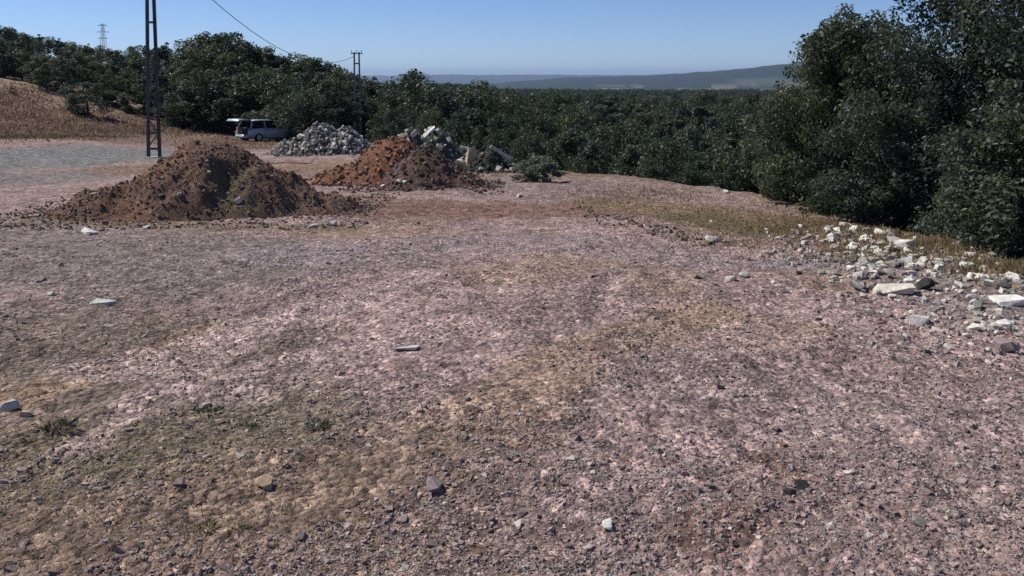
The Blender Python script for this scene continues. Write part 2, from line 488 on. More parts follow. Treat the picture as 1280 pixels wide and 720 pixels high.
def terrain_colour(x, y):
    n = len(x)
    c = np.tile(np.array(MAUVE), (n, 1))
    wob = 0.5 * fbm(x * 0.8, y * 0.8, 4, 31)
    mott = fbm(x * 0.9, y * 0.9, 4, 41)
    t = np.clip(0.5 + mott, 0, 1)[:, None]
    c = c * (0.86 + 0.28 * t)
    tt = sstep(0.1, 0.5, fbm(x * 0.55, y * 0.55, 3, 47))[:, None] * 0.6
    c = c * (1 - tt) + np.array(TAN) * tt
    def blend(w, col):
        nonlocal c
        w = w[:, None]
        c = c * (1 - w) + np.array(col) * w
    blend(np.clip(rut_depth(x, y), 0, 1) * 0.55 * (y < 14), (0.46, 0.35, 0.30))
    fld = sstep(37, 42, y) * sstep(-6, -12, x)
    blend(fld, FIELD)
    blend(fld * sstep(0.0, 0.35, fbm(x * 0.18, y * 0.3, 3, 60)) * 0.7, DRYG)
    blend(fld * sstep(0.05, 0.3, fbm(x * 0.5, y * 0.5, 4, 64)) * 0.75, (0.125, 0.095, 0.062))
    blend(sstep(52, 60, y) * sstep(-30, -37, x) * 0.8, (0.36, 0.27, 0.19))
    for pts, r, col, s in PATCHES:
        pts = [p for p in pts if p[0] == p[0]]
        best = np.full(n, 1e9)
        for (ax, ay), (bx, by) in zip(pts[:-1], pts[1:]):
            dx, dy = bx - ax, by - ay
            k = np.clip(((x - ax) * dx + (y - ay) * dy) / (dx * dx + dy * dy + 1e-9), 0, 1)
            best = np.minimum(best, np.hypot(x - ax - k * dx, y - ay - k * dy))
        blend(s * (1 - sstep(0.55 * r, 1.35 * r, best * (1 + 0.9 * wob))), col)
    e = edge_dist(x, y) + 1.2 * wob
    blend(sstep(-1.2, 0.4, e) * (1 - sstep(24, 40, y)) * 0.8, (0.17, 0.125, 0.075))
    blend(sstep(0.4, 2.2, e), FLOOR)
    # plain beyond the wood, with pale fields
    az = x / np.maximum(y, 1)
    far = sstep(1300, 1700, y)
    blend(far, (0.022, 0.030, 0.020))
    fieldn = fbm(az * 34, np.log(np.maximum(y, 1)) * 14, 3, 90)
    blend(sstep(2500, 2700, y) * (1 - sstep(4600, 5000, y)) * sstep(0.10, 0.16, fieldn) * sstep(0.03, 0.09, az) * 0.7, (0.17, 0.16, 0.10))
    blend(sstep(3600, 3700, y) * (1 - sstep(4100, 4200, y)) * 0.5 * sstep(0.06, 0.12, az), (0.15, 0.15, 0.085))
    blend(sstep(4500, 4650, y) * (1 - sstep(5000, 5200, y)) * sstep(0.26, 0.29, az) * 0.7, (0.09, 0.105, 0.06))
    return c

def build_ground():
    th = np.concatenate([np.linspace(-180, -46, 40)[:-1], np.linspace(-46, 46, 640), np.linspace(46, 180, 40)[1:]])
    th = np.radians(th[:-1])                          # the seam closes on itself
    rr = np.concatenate([[0.35], np.geomspace(1.1, 60, 500), np.geomspace(60, 32000, 150)[1:]])
    T, Rr = np.meshgrid(th, rr)
    x = (Rr * np.sin(T)).ravel(); y = (Rr * np.cos(T)).ravel()
    nr, nt = len(rr), len(th)
    # the hills behind the viewer just go on as gently rolling land
    z = np.where(y > -25, ground_z(x, y), 0)
    z = np.where(y <= -25, np.clip(ground_z(x, np.full_like(y, -25.0)) + 0.01 * (-25 - y), -8, 12), z)
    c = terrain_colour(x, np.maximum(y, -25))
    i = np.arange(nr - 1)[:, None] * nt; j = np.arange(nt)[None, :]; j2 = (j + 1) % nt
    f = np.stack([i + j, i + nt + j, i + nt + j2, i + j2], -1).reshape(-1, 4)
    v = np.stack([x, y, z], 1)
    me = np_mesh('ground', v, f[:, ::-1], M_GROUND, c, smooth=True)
    bm = bmesh.new(); bm.from_mesh(me)
    bm.verts.ensure_lookup_table()
    vs = [bm.verts[k] for k in range(nt)]
    try: bm.faces.new(vs)
    except Exception: pass
    bm.to_mesh(me); bm.free()
    return link('ground', me, kind='structure')
build_ground()

# ------------------------------------------------------------------ stones
def hull_rock(name, seed, m, n=14, sx=1.0, sy=0.8, sz=0.6, box=0.0):
    r = np.random.default_rng(seed)
    p = r.normal(size=(n, 3)); p /= np.linalg.norm(p, axis=1)[:, None]
    if box: 
        q = np.sign(p) * (0.62 + 0.25 * r.random(p.shape)); p = p * (1 - box) + q * box
    p = p * (0.85 + 0.3 * r.random((n, 1))) * np.array([sx, sy, sz]) * 0.5
    bm = bmesh.new()
    for c in p: bm.verts.new(c)
    q = bmesh.ops.convex_hull(bm, input=bm.verts)
    bmesh.ops.delete(bm, geom=[v for v in bm.verts if not v.link_faces], context='VERTS')
    return bm_mesh(name, bm, m)

def rock_set(m, seed, k=7, n=15, sz=0.62, box=0.22):
    return [hull_rock('rock_shape', seed + i, m, n, 1, 0.72 + 0.05 * (i % 4), sz * (0.8 + 0.12 * (i % 4)), box) for i in range(k)]
SET_WHITE = rock_set(M_WHITE, 100); SET_GREY = rock_set(M_GREY, 200, 9); SET_PINK = rock_set(M_PINKROCK, 300, 4)
SET_DARK = rock_set(M_DARKROCK, 400, 3); SET_TAN = rock_set(M_TAN, 500, 2, n=18)
SLAB_WHITE = [hull_rock('slab_shape', 600 + i, M_WHITE, 20, 1, 0.5, 0.2, 0.7) for i in range(3)]
SLAB_CONC = [hull_rock('slab_shape', 620 + i, M_CONC, 20, 1, 0.5, 0.2, 0.7) for i in range(3)]

def place_rock(me, X, Y, size, name='rock', parent=None, z=None, sink=0.18, rot=None, squash=1.0, **kw):
    o = link(name, me, parent, **kw)
    o.scale = (size, size, size * squash)
    o.rotation_euler = rot if rot else (random.uniform(-.35, .35), random.uniform(-.35, .35), random.uniform(0, 6.28))
    zz = (gz(X, Y) if z is None else z)
    o.location = (X, Y, zz + size * squash * (0.27 - sink))
    return o

LOOSE = [  # px, py (foot), width px, set, label
    (330, 610, 27, SET_TAN, 'cream stone lying alone on brown earth at lower left, with a shadow to its right'),
    (541, 617, 34, SET_PINK, 'mauve stone half sunk in the gravel at bottom centre, dark at its lower side'),
    (508, 443, 34, SLAB_CONC, 'thin flat pale stone in the middle of the gravel field, dark line under it'),
    (1004, 613, 22, SET_DARK, 'larger of two blackish stones side by side at lower right'),
    (988, 620, 16, SET_DARK, 'smaller of two blackish stones side by side at lower right'),
    (1150, 408, 28, SET_WHITE, 'bright white boulder standing out in the gravel at the right'),
    (1120, 366, 50, SLAB_WHITE, 'long flat cream slab in front of the white rubble at the right'),
    (1072, 362, 28, SET_WHITE, 'white block to the left of the long cream slab'),
    (1158, 362, 24, SET_DARK, 'dark grey block to the right of the long cream slab'),
    (1266, 380, 46, SLAB_WHITE, 'flat white slab cut off by the right edge of the picture'),
    (1138, 309, 30, SET_WHITE, 'big pale block at the back of the white rubble by the trees'),
    (915, 354, 17, SET_WHITE, 'round white stone on its own in front of the brown verge'),
    (893, 301, 22, SET_WHITE, 'pale flat stone at the far edge of the gravel, right of the centre'),
    (931, 350, 15, SET_GREY, 'small grey stone just right of the round white stone'),
    (967, 359, 9, SET_WHITE, 'tiny white stone right of the small grey stone'),
    (109, 292, 22, SET_WHITE, 'white stone in front of the left foot of the large brown mound'),
    (183, 283, 13, SET_WHITE, 'thin pale stone at the foot of the large brown mound, left of its middle'),
    (390, 283, 14, SET_WHITE, 'small pale stone below the right foot of the large brown mound'),
    (417, 281, 17, SET_WHITE, 'pale stone at the right end of the large brown mound foot'),
    (4, 512, 26, SET_WHITE, 'white stone cut off by the left edge of the picture'),
    (30, 519, 16, SET_TAN, 'tan stone beside the white stone at the left edge'),
    (62, 373, 12, SET_WHITE, 'small white stone on the grey gravel at far left'),
    (125, 377, 30, SLAB_CONC, 'thin pale strip of stone on the grey gravel at the left'),
    (650, 245, 13, SET_WHITE, 'white stone on the pink earth in front of the dark earth clump and bush'),
    (908, 243, 12, SET_WHITE, 'white stone on the rim in front of the dark trees'),
    (760, 668, 22, SET_WHITE, 'pale stone with dark hollow above it at bottom, right of centre'),
    (714, 590, 13, SET_WHITE, 'small white stone in the near gravel right of the mauve stone'),
    (741, 604, 12, SET_WHITE, 'narrow white chip to the right of the small white stone'),
    (1199, 578, 11, SET_WHITE, 'white chip with a dark streak to its left at lower right'),
    (1122, 557, 13, SET_WHITE, 'pale round pebble in the right gravel, above the white chip'),
    (1060, 589, 11, SET_WHITE, 'white pebble between the blackish stones and the pale round pebble'),
    (1095, 535, 14, SET_PINK, 'mauve round stone left of the pale round pebble'),
    (902, 488, 14, SET_DARK, 'dark pointed stone in the mauve gravel at right of centre'),
    (1150, 655, 18, SET_GREY, 'grey stone near the lower right corner with dark gap under it'),
    (257, 508, 14, SET_GREY, 'grey stone beside a green weed at the left'),
    (1262, 437, 26, SET_PINK, 'reddish stone at the right edge below the rubble'),
    (1176, 415, 16, SET_WHITE, 'small white stone right of the bright white boulder'),
    (1128, 404, 10, SET_WHITE, 'small white stone touching the left of the bright white boulder'),
    (1168, 398, 11, SET_WHITE, 'small white stone behind the bright white boulder'),
    (1220, 413, 16, SET_WHITE, 'cream stone halfway between the white boulder and the right edge'),
    (1216, 397, 10, SET_PINK, 'small pinkish stone behind the cream stone near the right edge'),
    (1258, 405, 18, SET_WHITE, 'white angular stone near the right edge below the flat slab'),
]
for px, py, w, st, lab in LOOSE:
    X, Y = at_px(px, py)
    dist = math.hypot(X, Y)
    s = w / F * dist * 1.05
    rot = None
    if st in (SLAB_WHITE, SLAB_CONC): rot = (random.uniform(-.1, .1), random.uniform(-.08, .08), random.uniform(-.25, .25))
    place_rock(random.choice(st), X, Y + s * 0.2, s, 'stone', label=lab, cat='stone', rot=rot, sink=0.10 if st not in (SLAB_WHITE, SLAB_CONC) else 0.2, squash=0.72 if st is SET_WHITE else 1.0)

# rubble spilled along the rim at the right
def scatter_rubble(parent, clusters, sets, near_px):
    """rocks of about 10 px and more are parts; the chips between them go into one part of stuff"""
    chips = []
    for (px, py, sx, sy, n, smin, smax) in clusters:
        for i in range(n):
            a = random.gauss(px, sx); b = random.gauss(py, sy)
            X, Y = at_px(a, b)
            if X != X: continue
            w = smin + (smax - smin) * random.random() ** 2.6
            s = w / F * math.hypot(X, Y)
            if w >= near_px:
                st = random.choices(sets[0], sets[1])[0]
                place_rock(random.choice(st), X, Y, s, 'rock', parent, sink=0.12)
            else:
                chips.append((X, Y, s))
    return chips

CUBE_V = np.array([(-1, -1, -1), (1, -1, -1), (1, 1, -1), (-1, 1, -1), (-1, -1, 1), (1, -1, 1), (1, 1, 1), (-1, 1, 1)], float)
CUBE_F = np.array([(0, 3, 2, 1), (4, 5, 6, 7), (0, 1, 5, 4), (1, 2, 6, 5), (2, 3, 7, 6), (3, 0, 4, 7)])
def chip_cloud(P, size, flat=0.7, jitter=0.55):
    """many small angular stones as one vertex soup"""
    n = len(P)
    v = np.repeat(CUBE_V[None], n, 0) * 0.5
    v = v + (rng.random((n, 8, 3)) - 0.5) * jitter
    v[:, :4, :2] *= 0.85; v[:, 4:, :2] *= (0.35 + 0.5 * rng.random((n, 1, 1)))
    sc = np.stack([0.8 + 0.5 * rng.random(n), 0.55 + 0.4 * rng.random(n), flat * (0.6 + 0.6 * rng.random(n))], 1)
    v = v * sc[:, None, :] * size[:, None, None]
    a = rng.random(n) * 6.283; ca, sa = np.cos(a), np.sin(a)
    b = (rng.random(n) - .5) * 1.2; cb, sb = np.cos(b), np.sin(b)
    x, y, z = v[..., 0], v[..., 1], v[..., 2]
    x, z = x * cb[:, None] + z * sb[:, None], -x * sb[:, None] + z * cb[:, None]
    x, y = x * ca[:, None] - y * sa[:, None], x * sa[:, None] + y * ca[:, None]
    v = np.stack([x, y, z], -1) + P[:, None, :]
    f = (CUBE_F[None] + (np.arange(n) * 8)[:, None, None]).reshape(-1, 4)
    return v.reshape(-1, 3), f

def chip_object(name, P, size, tint, parent=None, flat=0.7, **kw):
    v, f = chip_cloud(P, size, flat)
    me = np_mesh(name, v, f, M_PEBBLE, np.repeat(tint, 8, 0))
    return link(name, me, parent, kind='stuff', **kw)

spill = link('rubble_spill', None, label='strip of broken white and grey rubble along the rim below the right-hand trees', cat='rubble',
             loc=(0, 0, 0))
chips = scatter_rubble(spill, [
    (1105, 322, 32, 9, 80, 8, 22), (1060, 298, 30, 5, 30, 7, 18), (1130, 306, 26, 5, 26, 8, 20), (1195, 325, 24, 6, 36, 8, 18),
    (1255, 347, 22, 9, 48, 8, 20), (1085, 345, 40, 9, 40, 7, 18), (1180, 350, 50, 10, 26, 7, 14), (1030, 295, 28, 6, 22, 6, 15),
    (1150, 405, 45, 16, 26, 6, 13), (1240, 405, 32, 18, 34, 6, 16), (1110, 362, 30, 6, 24, 8, 18), (1150, 325, 80, 16, 700, 2, 9),
    (1200, 400, 80, 30, 520, 2, 8), (1010, 310, 40, 12, 160, 2, 7)],
    ([SET_WHITE, SET_GREY, SET_PINK, SET_DARK, SLAB_WHITE], [10, 7, 3, 1, 2]), 8.0)
CH = np.array(chips)
P = np.stack([CH[:, 0], CH[:, 1], ground_z(CH[:, 0], CH[:, 1]) + CH[:, 2] * 0.2], 1)
wt = np.array([(0.68, 0.63, 0.54), (0.42, 0.39, 0.34), (0.22, 0.2, 0.175), (0.40, 0.31, 0.28)])[rng.integers(0, 4, len(CH))]
chip_object('rubble_chips', P, CH[:, 2], wt, spill)

# gravel lying loose over the whole pad: nobody could count it
def gravel():
    n = 80000
    py = 262 + (760 - 262) * rng.random(n) ** 0.8
    px = -260 + 1800 * rng.random(n)
    X, Y = px_to_ground(px, py)
    ok = ~np.isnan(X) & (Y < 28) & (edge_dist(X, Y) < 0.4)
    ok &= ~((px < 330) & (rng.random(n) < 0.35))
    dens = fbm(X * 1.1, Y * 1.1, 3, 71) + 0.15 * (px > 700)
    ok &= (rng.random(n) < 0.5 + 1.9 * dens)
    X, Y, px, py = X[ok], Y[ok], px[ok], py[ok]
    n = len(X)
    d = np.hypot(X, Y)
    s = np.exp(rng.normal(math.log(0.0115), 0.42, n)) * (0.62 + 0.115 * d)
    s = np.clip(s, 0.006, 0.1)
    pal = np.array([(0.36, 0.262, 0.24), (0.45, 0.355, 0.32), (0.28, 0.215, 0.195), (0.18, 0.15, 0.135), (0.33, 0.295, 0.265),
                    (0.58, 0.52, 0.45), (0.27, 0.17, 0.12), (0.10, 0.09, 0.082)])
    w = np.array([.26, .17, .2, .13, .12, .04, .05, .03])
    t = pal[rng.choice(8, n, p=w / w.sum())] * (0.85 + 0.3 * rng.random((n, 1)))
    P = np.stack([X, Y, ground_z(X, Y) + 0.06 * s], 1)
    chip_object('gravel', P, s, t, flat=0.5, label='loose mauve and grey gravel strewn over the open ground', cat='gravel')
gravel()

# ------------------------------------------------------------------ earth mounds
def heap_mesh(name, cx, cy, prof_fn, half_x, half_y, m, tint_fn, n=110, lump=0.16, seed=0):
    u = np.linspace(-1.15, 1.15, n)
    U, V = np.meshgrid(u, u)
    x = cx + U * half_x; y = cy + V * half_y
    h = prof_fn(x - cx, y - cy)
    h = np.maximum(h, -0.12)
    k = sstep(0.0, 0.25, h)
    rough = lump * (fbm(x * 1.5, y * 1.5, 3, seed) + 0.65 * fbm(x * 4.5, y * 4.5, 3, seed + 7) + 0.5 * np.abs(fbm(x * 2.6, y * 2.6, 2, seed + 11))) + 0.05 * vnoise(x * 17, y * 17, seed + 3)
    z = ground_z(x, y) + h + k * rough - 0.03
    t = tint_fn((x - cx).ravel(), (y - cy).ravel(), h.ravel())
    i = np.arange(n - 1)[:, None] * n; j = np.arange(n - 1)[None, :]
    f = np.stack([i + j, i + j + 1, i + n + j + 1, i + n + j], -1).reshape(-1, 4)
    v = np.stack([x.ravel() - cx, y.ravel() - cy, z.ravel() - gz(cx, cy)], 1)
    keep = (h.ravel()[f] > -0.11).any(1)
    me = np_mesh(name, v, f[keep], m, t, smooth=True)
    zf = lambda X, Y: (z.ravel()[np.clip(np.round(((Y - cy) / half_y + 1.15) / 2.3 * (n - 1)).astype(int), 0, n - 1) * n
                       + np.clip(np.round(((X - cx) / half_x + 1.15) / 2.3 * (n - 1)).astype(int), 0, n - 1)])
    hf = lambda X, Y: prof_fn(X - cx, Y - cy)
    return me, zf, hf

def cone(dx, dy, cx, cy, rx, ry, h, p=1.25):
    r = np.sqrt(((dx - cx) / rx) ** 2 + ((dy - cy) / ry) ** 2 + 0.004)
    return h * (1 - np.minimum(r, 1.4) ** p) if p else h * (1 - r)

def clods(parent, zf, hf, cx, cy, hx, hy, n, pal, smin, smax, name='clods'):
    X = cx + (rng.random(n) * 2 - 1) * hx * 1.1; Y = cy + (rng.random(n) * 2 - 1) * hy * 1.14
    ok = hf(X, Y) > -0.5 * rng.random(n) ** 2
    X, Y = X[ok], Y[ok]; n = len(X)
    s = smin + (smax - smin) * rng.random(n) ** 2.5
    t = np.array(pal)[rng.integers(0, len(pal), n)] * (0.75 + 0.5 * rng.random((n, 1)))
    P = np.stack([X - cx, Y - cy, np.maximum(zf(X, Y), ground_z(X, Y)) - gz(cx, cy) + 0.12 * s], 1)
    o = chip_object(name, P, s, t, parent)
    return o

def earth_mound(label, cx, cy, prof_fn, hx, hy, tint_fn, seed, pal, nclod, smax, stones, lump=0.16):
    root = link('earth_mound', None, label=label, cat='mound', loc=(cx, cy, gz(cx, cy)))
    me, zf, hf = heap_mesh('heap', cx, cy, prof_fn, hx, hy, M_SOIL_BROWN, tint_fn, seed=seed, lump=lump)
    link('heap', me, root)
    clods(root, zf, hf, cx, cy, hx, hy, nclod, pal, 0.02, smax)
    for (dx, dy, s, st) in stones:
        z = float(zf(np.array([cx + dx]), np.array([cy + dy]))[0]) - gz(cx, cy)
        place_rock(random.choice(st), dx, dy, s, 'stone', root, z=z, sink=0.1)
    return root

# large brown mound at the left
c1 = at_depth(245, 16.0)
def p1(dx, dy):
    a = cone(dx, dy, 0.2, 0, 2.1, 1.75, 1.36, 1.45)
    b = cone(dx, dy, -1.15, -0.2, 1.75, 1.5, 0.7, 1.1)
    c = cone(dx, dy, 1.15, -0.2, 1.6, 1.4, 0.92, 1.5)
    d = cone(dx, dy, 2.4, -0.55, 1.25, 0.8, 0.36, 1.3)
    e = cone(dx, dy, -0.1, 0.1, 1.2, 1.0, 1.40, 1.5)
    return np.maximum.reduce([a, b, c, d, e])
def t1(dx, dy, h):
    base = np.tile(np.array((0.175, 0.112, 0.086)), (len(dx), 1))
    w = sstep(-0.1, 0.45, fbm(dx * 0.9, dy * 0.9, 3, 15) + 0.22 * (dx < -0.2))[:, None] * 0.85  # orange soil, weighted to the left slope to paint it as lit
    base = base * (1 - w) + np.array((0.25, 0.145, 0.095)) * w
    w = sstep(0.05, 0.5, fbm(dx * 1.2, dy * 1.2, 3, 25) + 0.14 * (dx > 0.8))[:, None] * 0.8  # greenish shadow tone painted into the soil colour, more on the right
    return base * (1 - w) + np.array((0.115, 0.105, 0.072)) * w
earth_mound('large dark brown earth mound with orange streaks at the left', c1[0], c1[1], p1, 3.4, 2.3, t1, 210,
            [(0.19, 0.13, 0.10), (0.24, 0.15, 0.105), (0.12, 0.10, 0.08), (0.34, 0.27, 0.23)], 9000, 0.075,
            [(1.25, -1.30, 0.17, SET_WHITE), (-1.0, -0.65, 0.13, SET_WHITE), (-0.7, 0.3, 0.11, SET_WHITE), (-1.75, -0.7, 0.16, SET_TAN),
             (0.6, -1.0, 0.12, SET_GREY), (-0.2, -1.25, 0.13, SET_GREY), (0.2, -1.4, 0.12, SET_GREY), (-1.55, -1.0, 0.14, SET_PINK)], lump=0.2)
# orange mound
c2 = at_depth(487, 22.6)
def p2(dx, dy):
    return np.maximum(cone(dx, dy, 0.12, 0, 1.85, 1.6, 1.32, 1.25), cone(dx, dy, -0.8, -0.3, 1.35, 1.2, 0.72, 1.2))
def t2(dx, dy, h):
    base = np.tile(np.array((0.245, 0.128, 0.082)), (len(dx), 1))
    w = sstep(0.0, 0.4, fbm(dx * 1.3, dy * 1.3, 3, 55))[:, None] * 0.6
    return base * (1 - w) + np.array((0.23, 0.145, 0.11)) * w
earth_mound('bright orange-red earth mound in the middle distance', c2[0], c2[1], p2, 2.5, 2.0, t2, 310,
            [(0.27, 0.14, 0.085), (0.21, 0.12, 0.085), (0.32, 0.2, 0.13)], 3200, 0.15,
            [(-0.9, -0.5, 0.13, SET_TAN), (-0.2, -0.9, 0.12, SET_WHITE)], lump=0.14)
# brown mound in front of it
c3 = at_depth(531, 20.8)
def p3(dx, dy):
    return np.maximum(cone(dx, dy, 0, 0, 1.3, 1.35, 1.06, 1.2), cone(dx, dy, 0.65, -0.1, 1.1, 1.0, 0.5, 1.1))
def t3(dx, dy, h):
    base = np.tile(np.array((0.165, 0.098, 0.085)), (len(dx), 1))
    w = sstep(0.0, 0.35, fbm(dx * 1.5, dy * 1.5, 3, 65) + 0.3 * sstep(0.5, 1.2, np.abs(dx)))[:, None] * 0.75
    return base * (1 - w) + np.array((0.10, 0.088, 0.058)) * w
earth_mound('smaller dull brown earth mound in front of the orange mound', c3[0], c3[1], p3, 1.9, 1.6, t3, 410,
            [(0.17, 0.10, 0.085), (0.12, 0.095, 0.07), (0.25, 0.2, 0.18)], 2400, 0.13,
            [(-0.55, -0.95, 0.22, SET_GREY), (-0.42, -1.02, 0.15, SET_WHITE), (-1.0, -0.7, 0.14, SET_WHITE), (-0.7, -0.3, 0.16, SET_GREY)], lump=0.12)

# ------------------------------------------------------------------ rubble heaps
def rubble_heap(label, cx, cy, prof_fn, hx, hy, seed, n, smin, smax, mix, core=(0.13, 0.13, 0.11), nchip=1500):
    root = link('rubble_heap', None, label=label, cat='rubble', loc=(cx, cy, gz(cx, cy)))
    me, zf, hf = heap_mesh('core', cx, cy, prof_fn, hx, hy, M_SOIL_BROWN, lambda a, b, h: np.tile(np.array(core), (len(a), 1)), n=70, seed=seed, lump=0.2)
    link('core', me, root)
    clods(root, zf, hf, cx, cy, hx, hy, nchip, [(0.4, 0.39, 0.36), (0.24, 0.24, 0.22), (0.12, 0.12, 0.11), (0.3, 0.26, 0.22)], 0.04, 0.2, 'chips')
    k = 0
    while k < n:
        dx = random.uniform(-hx, hx); dy = random.uniform(-hy, hy * 0.5)
        h = float(hf(np.array([cx + dx]), np.array([cy + dy]))[0])
        if h < 0.02: continue
        s = smin + (smax - smin) * random.random() ** 1.8
        z = float(zf(np.array([cx + dx]), np.array([cy + dy]))[0]) - gz(cx, cy)
        place_rock(random.choice(random.choices(mix[0], mix[1])[0]), dx, dy, s, 'rock', root, z=z, sink=0.12,
                   rot=(random.uniform(-1, 1), random.uniform(-1, 1), random.uniform(0, 6.3)))
        k += 1
    return root, zf
r1 = at_depth(402, 35.0)
def q1(dx, dy):
    return np.maximum.reduce([cone(dx, dy, 0.1, 0, 1.7, 1.5, 1.35, 1.3), cone(dx, dy, -1.0, -0.1, 1.2, 1.2, 0.75, 1.3), cone(dx, dy, 1.0, 0.1, 1.3, 1.2, 1.2, 1.3)])
rub1, z1 = rubble_heap('heap of broken grey and white rubble in front of the dark wood', r1[0], r1[1], q1, 2.3, 1.6, 510, 270, 0.13, 0.36,
                       ([SET_GREY, SET_WHITE], [5, 2]))
r2 = at_depth(562, 27.0)
def q2(dx, dy):
    return np.maximum.reduce([cone(dx, dy, -0.5, 0, 1.4, 1.1, 1.3, 1.3), cone(dx, dy, -1.3, 0, 1.1, 1.0, 1.3, 1.3), cone(dx, dy, 0.25, 0, 1.2, 1.0, 0.7, 1.3)])
rub2, z2 = rubble_heap('low heap of mixed rubble with a pale slab behind the brown mound', r2[0], r2[1], q2, 2.4, 1.3, 610, 100, 0.12, 0.34,
                       ([SET_GREY, SET_WHITE, SET_TAN], [5, 3, 1]), core=(0.10, 0.105, 0.085), nchip=900)
# the pale slab lying aslant on it
sl = link('slab', SLAB_WHITE[0], rub2)
sl.scale = (0.62, 0.42, 0.5); sl.rotation_euler = (0.2, -0.62, 0.25); sl.location = (-0.66, -0.62, 1.28)
sl['label'] = 'long pale slab lying aslant on the heap'
# tan block set on end
X, Y = at_depth(589, 25.6)
tb = link('stone_block', hull_rock('tan_block', 705, M_TAN, 17, 0.40, 0.32, 0.68, 0.15), label='tall tan stone block standing on end right of the rubble', cat='stone')
tb.location = (X, Y, gz(X, Y) + 0.44); tb.scale = (1, 1, 1.25); tb.rotation_euler = (0.05, 0.1, 0.5)
rb = at_depth(589, 25.7)
# dark clump of earth and stones with a beam across
c4 = at_depth(622, 25.4)
def p4(dx, dy):
    return np.maximum(cone(dx, dy, -0.25, 0, 0.9, 0.8, 0.62, 1.5), cone(dx, dy, 0.4, 0, 0.75, 0.7, 0.32, 1.4))
d4 = link('earth_clump', None, label='dark clump of earth and stones under a pale beam, right of the tan block', cat='mound', loc=(c4[0], c4[1], gz(*c4)))
me4, z4, h4 = heap_mesh('heap', c4[0], c4[1], p4, 1.3, 1.0, M_SOIL_BROWN, lambda a, b, h: np.tile(np.array((0.06, 0.062, 0.045)), (len(a), 1)), n=50, seed=777, lump=0.2)
link('heap', me4, d4)
clods(d4, z4, h4, c4[0], c4[1], 1.2, 0.9, 500, [(0.08, 0.08, 0.06), (0.05, 0.05, 0.045), (0.2, 0.2, 0.18)], 0.04, 0.16)
for (dx, dy, s, st) in [(0.05, -0.62, 0.30, SET_WHITE), (0.5, -0.55, 0.28, SET_WHITE), (0.3, -0.6, 0.2, SET_GREY), (0.62, -0.5, 0.2, SET_GREY), (-0.5, -0.6, 0.2, SET_WHITE), (-0.52, -0.1, 0.26, SET_PINK)]:
    z = float(z4(np.array([c4[0] + dx]), np.array([c4[1] + dy]))[0]) - gz(*c4)
    place_rock(random.choice(st), dx, dy, s, 'stone', d4, z=z, sink=0.05)
bm = bmesh.new(); add_box(bm, (0, 0, 0), (0.78, 0.13, 0.11), None, 0.01)
bo = link('concrete_beam', bm_mesh('concrete_beam', bm, M_CONC), label='short pale concrete beam sloping down over the dark earth clump', cat='beam')
bo.location = (c4[0] + 0.10, c4[1] - 0.12, gz(*c4) + 0.62); bo.rotation_euler = (0, 0.56, 0.1)
# clods along the little scarp at the far edge of the gravel pad
pts = [(715, 258), (745, 268), (775, 280), (815, 288), (850, 296), (900, 306)]
cl = []
for (a, b), (c, d) in zip(pts[:-1], pts[1:]):
    for i in range(34):
        t = random.random(); X, Y = at_px(a + (c - a) * t + random.gauss(0, 9), b + (d - b) * t + random.gauss(0, 3))
        cl.append((X, Y, random.uniform(0.02, 0.04 + 0.06 * random.random() ** 2)))
cl = np.array(cl)
chip_object('scarp_clods', np.stack([cl[:, 0], cl[:, 1], ground_z(cl[:, 0], cl[:, 1]) + cl[:, 2] * 0.25], 1), cl[:, 2],
            np.array([(0.07, 0.068, 0.055), (0.12, 0.095, 0.075), (0.19, 0.16, 0.15)])[rng.integers(0, 3, len(cl))],
            label='dark clods along the low scarp at the far edge of the gravel', cat='clods')
# pale stones at the edge of the hillside field
fs = link('field_stones', None, label='row of pale field stones at the foot of the hillside wood', cat='stones', loc=(0, 0, 0))
for i in range(11):
    X, Y = at_depth(226 + i * 5 + random.uniform(-2, 2), 66 + random.uniform(-1, 1))
    place_rock(random.choice(SET_WHITE), X, Y, random.uniform(0.2, 0.42), 'stone', fs, sink=0)

# ------------------------------------------------------------------ trees
def leaves(centres, radii, n, size, seed, up=0.35, shell=0.55):
    r = np.random.default_rng(seed)
    w = radii ** 1.9; w = w / w.sum()
    k = r.choice(len(centres), n, p=w)
    d = r.normal(size=(n, 3)); d /= np.linalg.norm(d, axis=1)[:, None]
    rad = radii[k] * (shell + (1 - shell) * r.random(n) ** 0.6) * (0.75 + 0.45 * r.random(n))
    p = centres[k] + d * rad[:, None] * np.array([1, 1, 0.85])
    nrm = d * 0.6 + r.normal(size=(n, 3)) * 0.7 + np.array([0, 0, up]); nrm /= np.linalg.norm(nrm, axis=1)[:, None]
    a = np.cross(nrm, r.normal(size=(n, 3))); a /= np.linalg.norm(a, axis=1)[:, None]
    b = np.cross(nrm, a)
    s = size * (0.45 + 1.05 * r.random(n) ** 1.4)[:, None]
    v = np.stack([p - a * s * 0.62, p - b * s * 0.33 + nrm * s * .08, p + a * s * 0.62, p + b * s * 0.33 + nrm * s * .08], 1).reshape(-1, 3)
    f = np.arange(n * 4).reshape(-1, 4)
    clump = r.random(len(centres))[k]
    t = np.clip(0.55 * r.random(n) + 0.45 * clump, 0, 1)
    t = np.repeat(np.stack([t, t, t], 1), 4, 0)
    return v, f, t

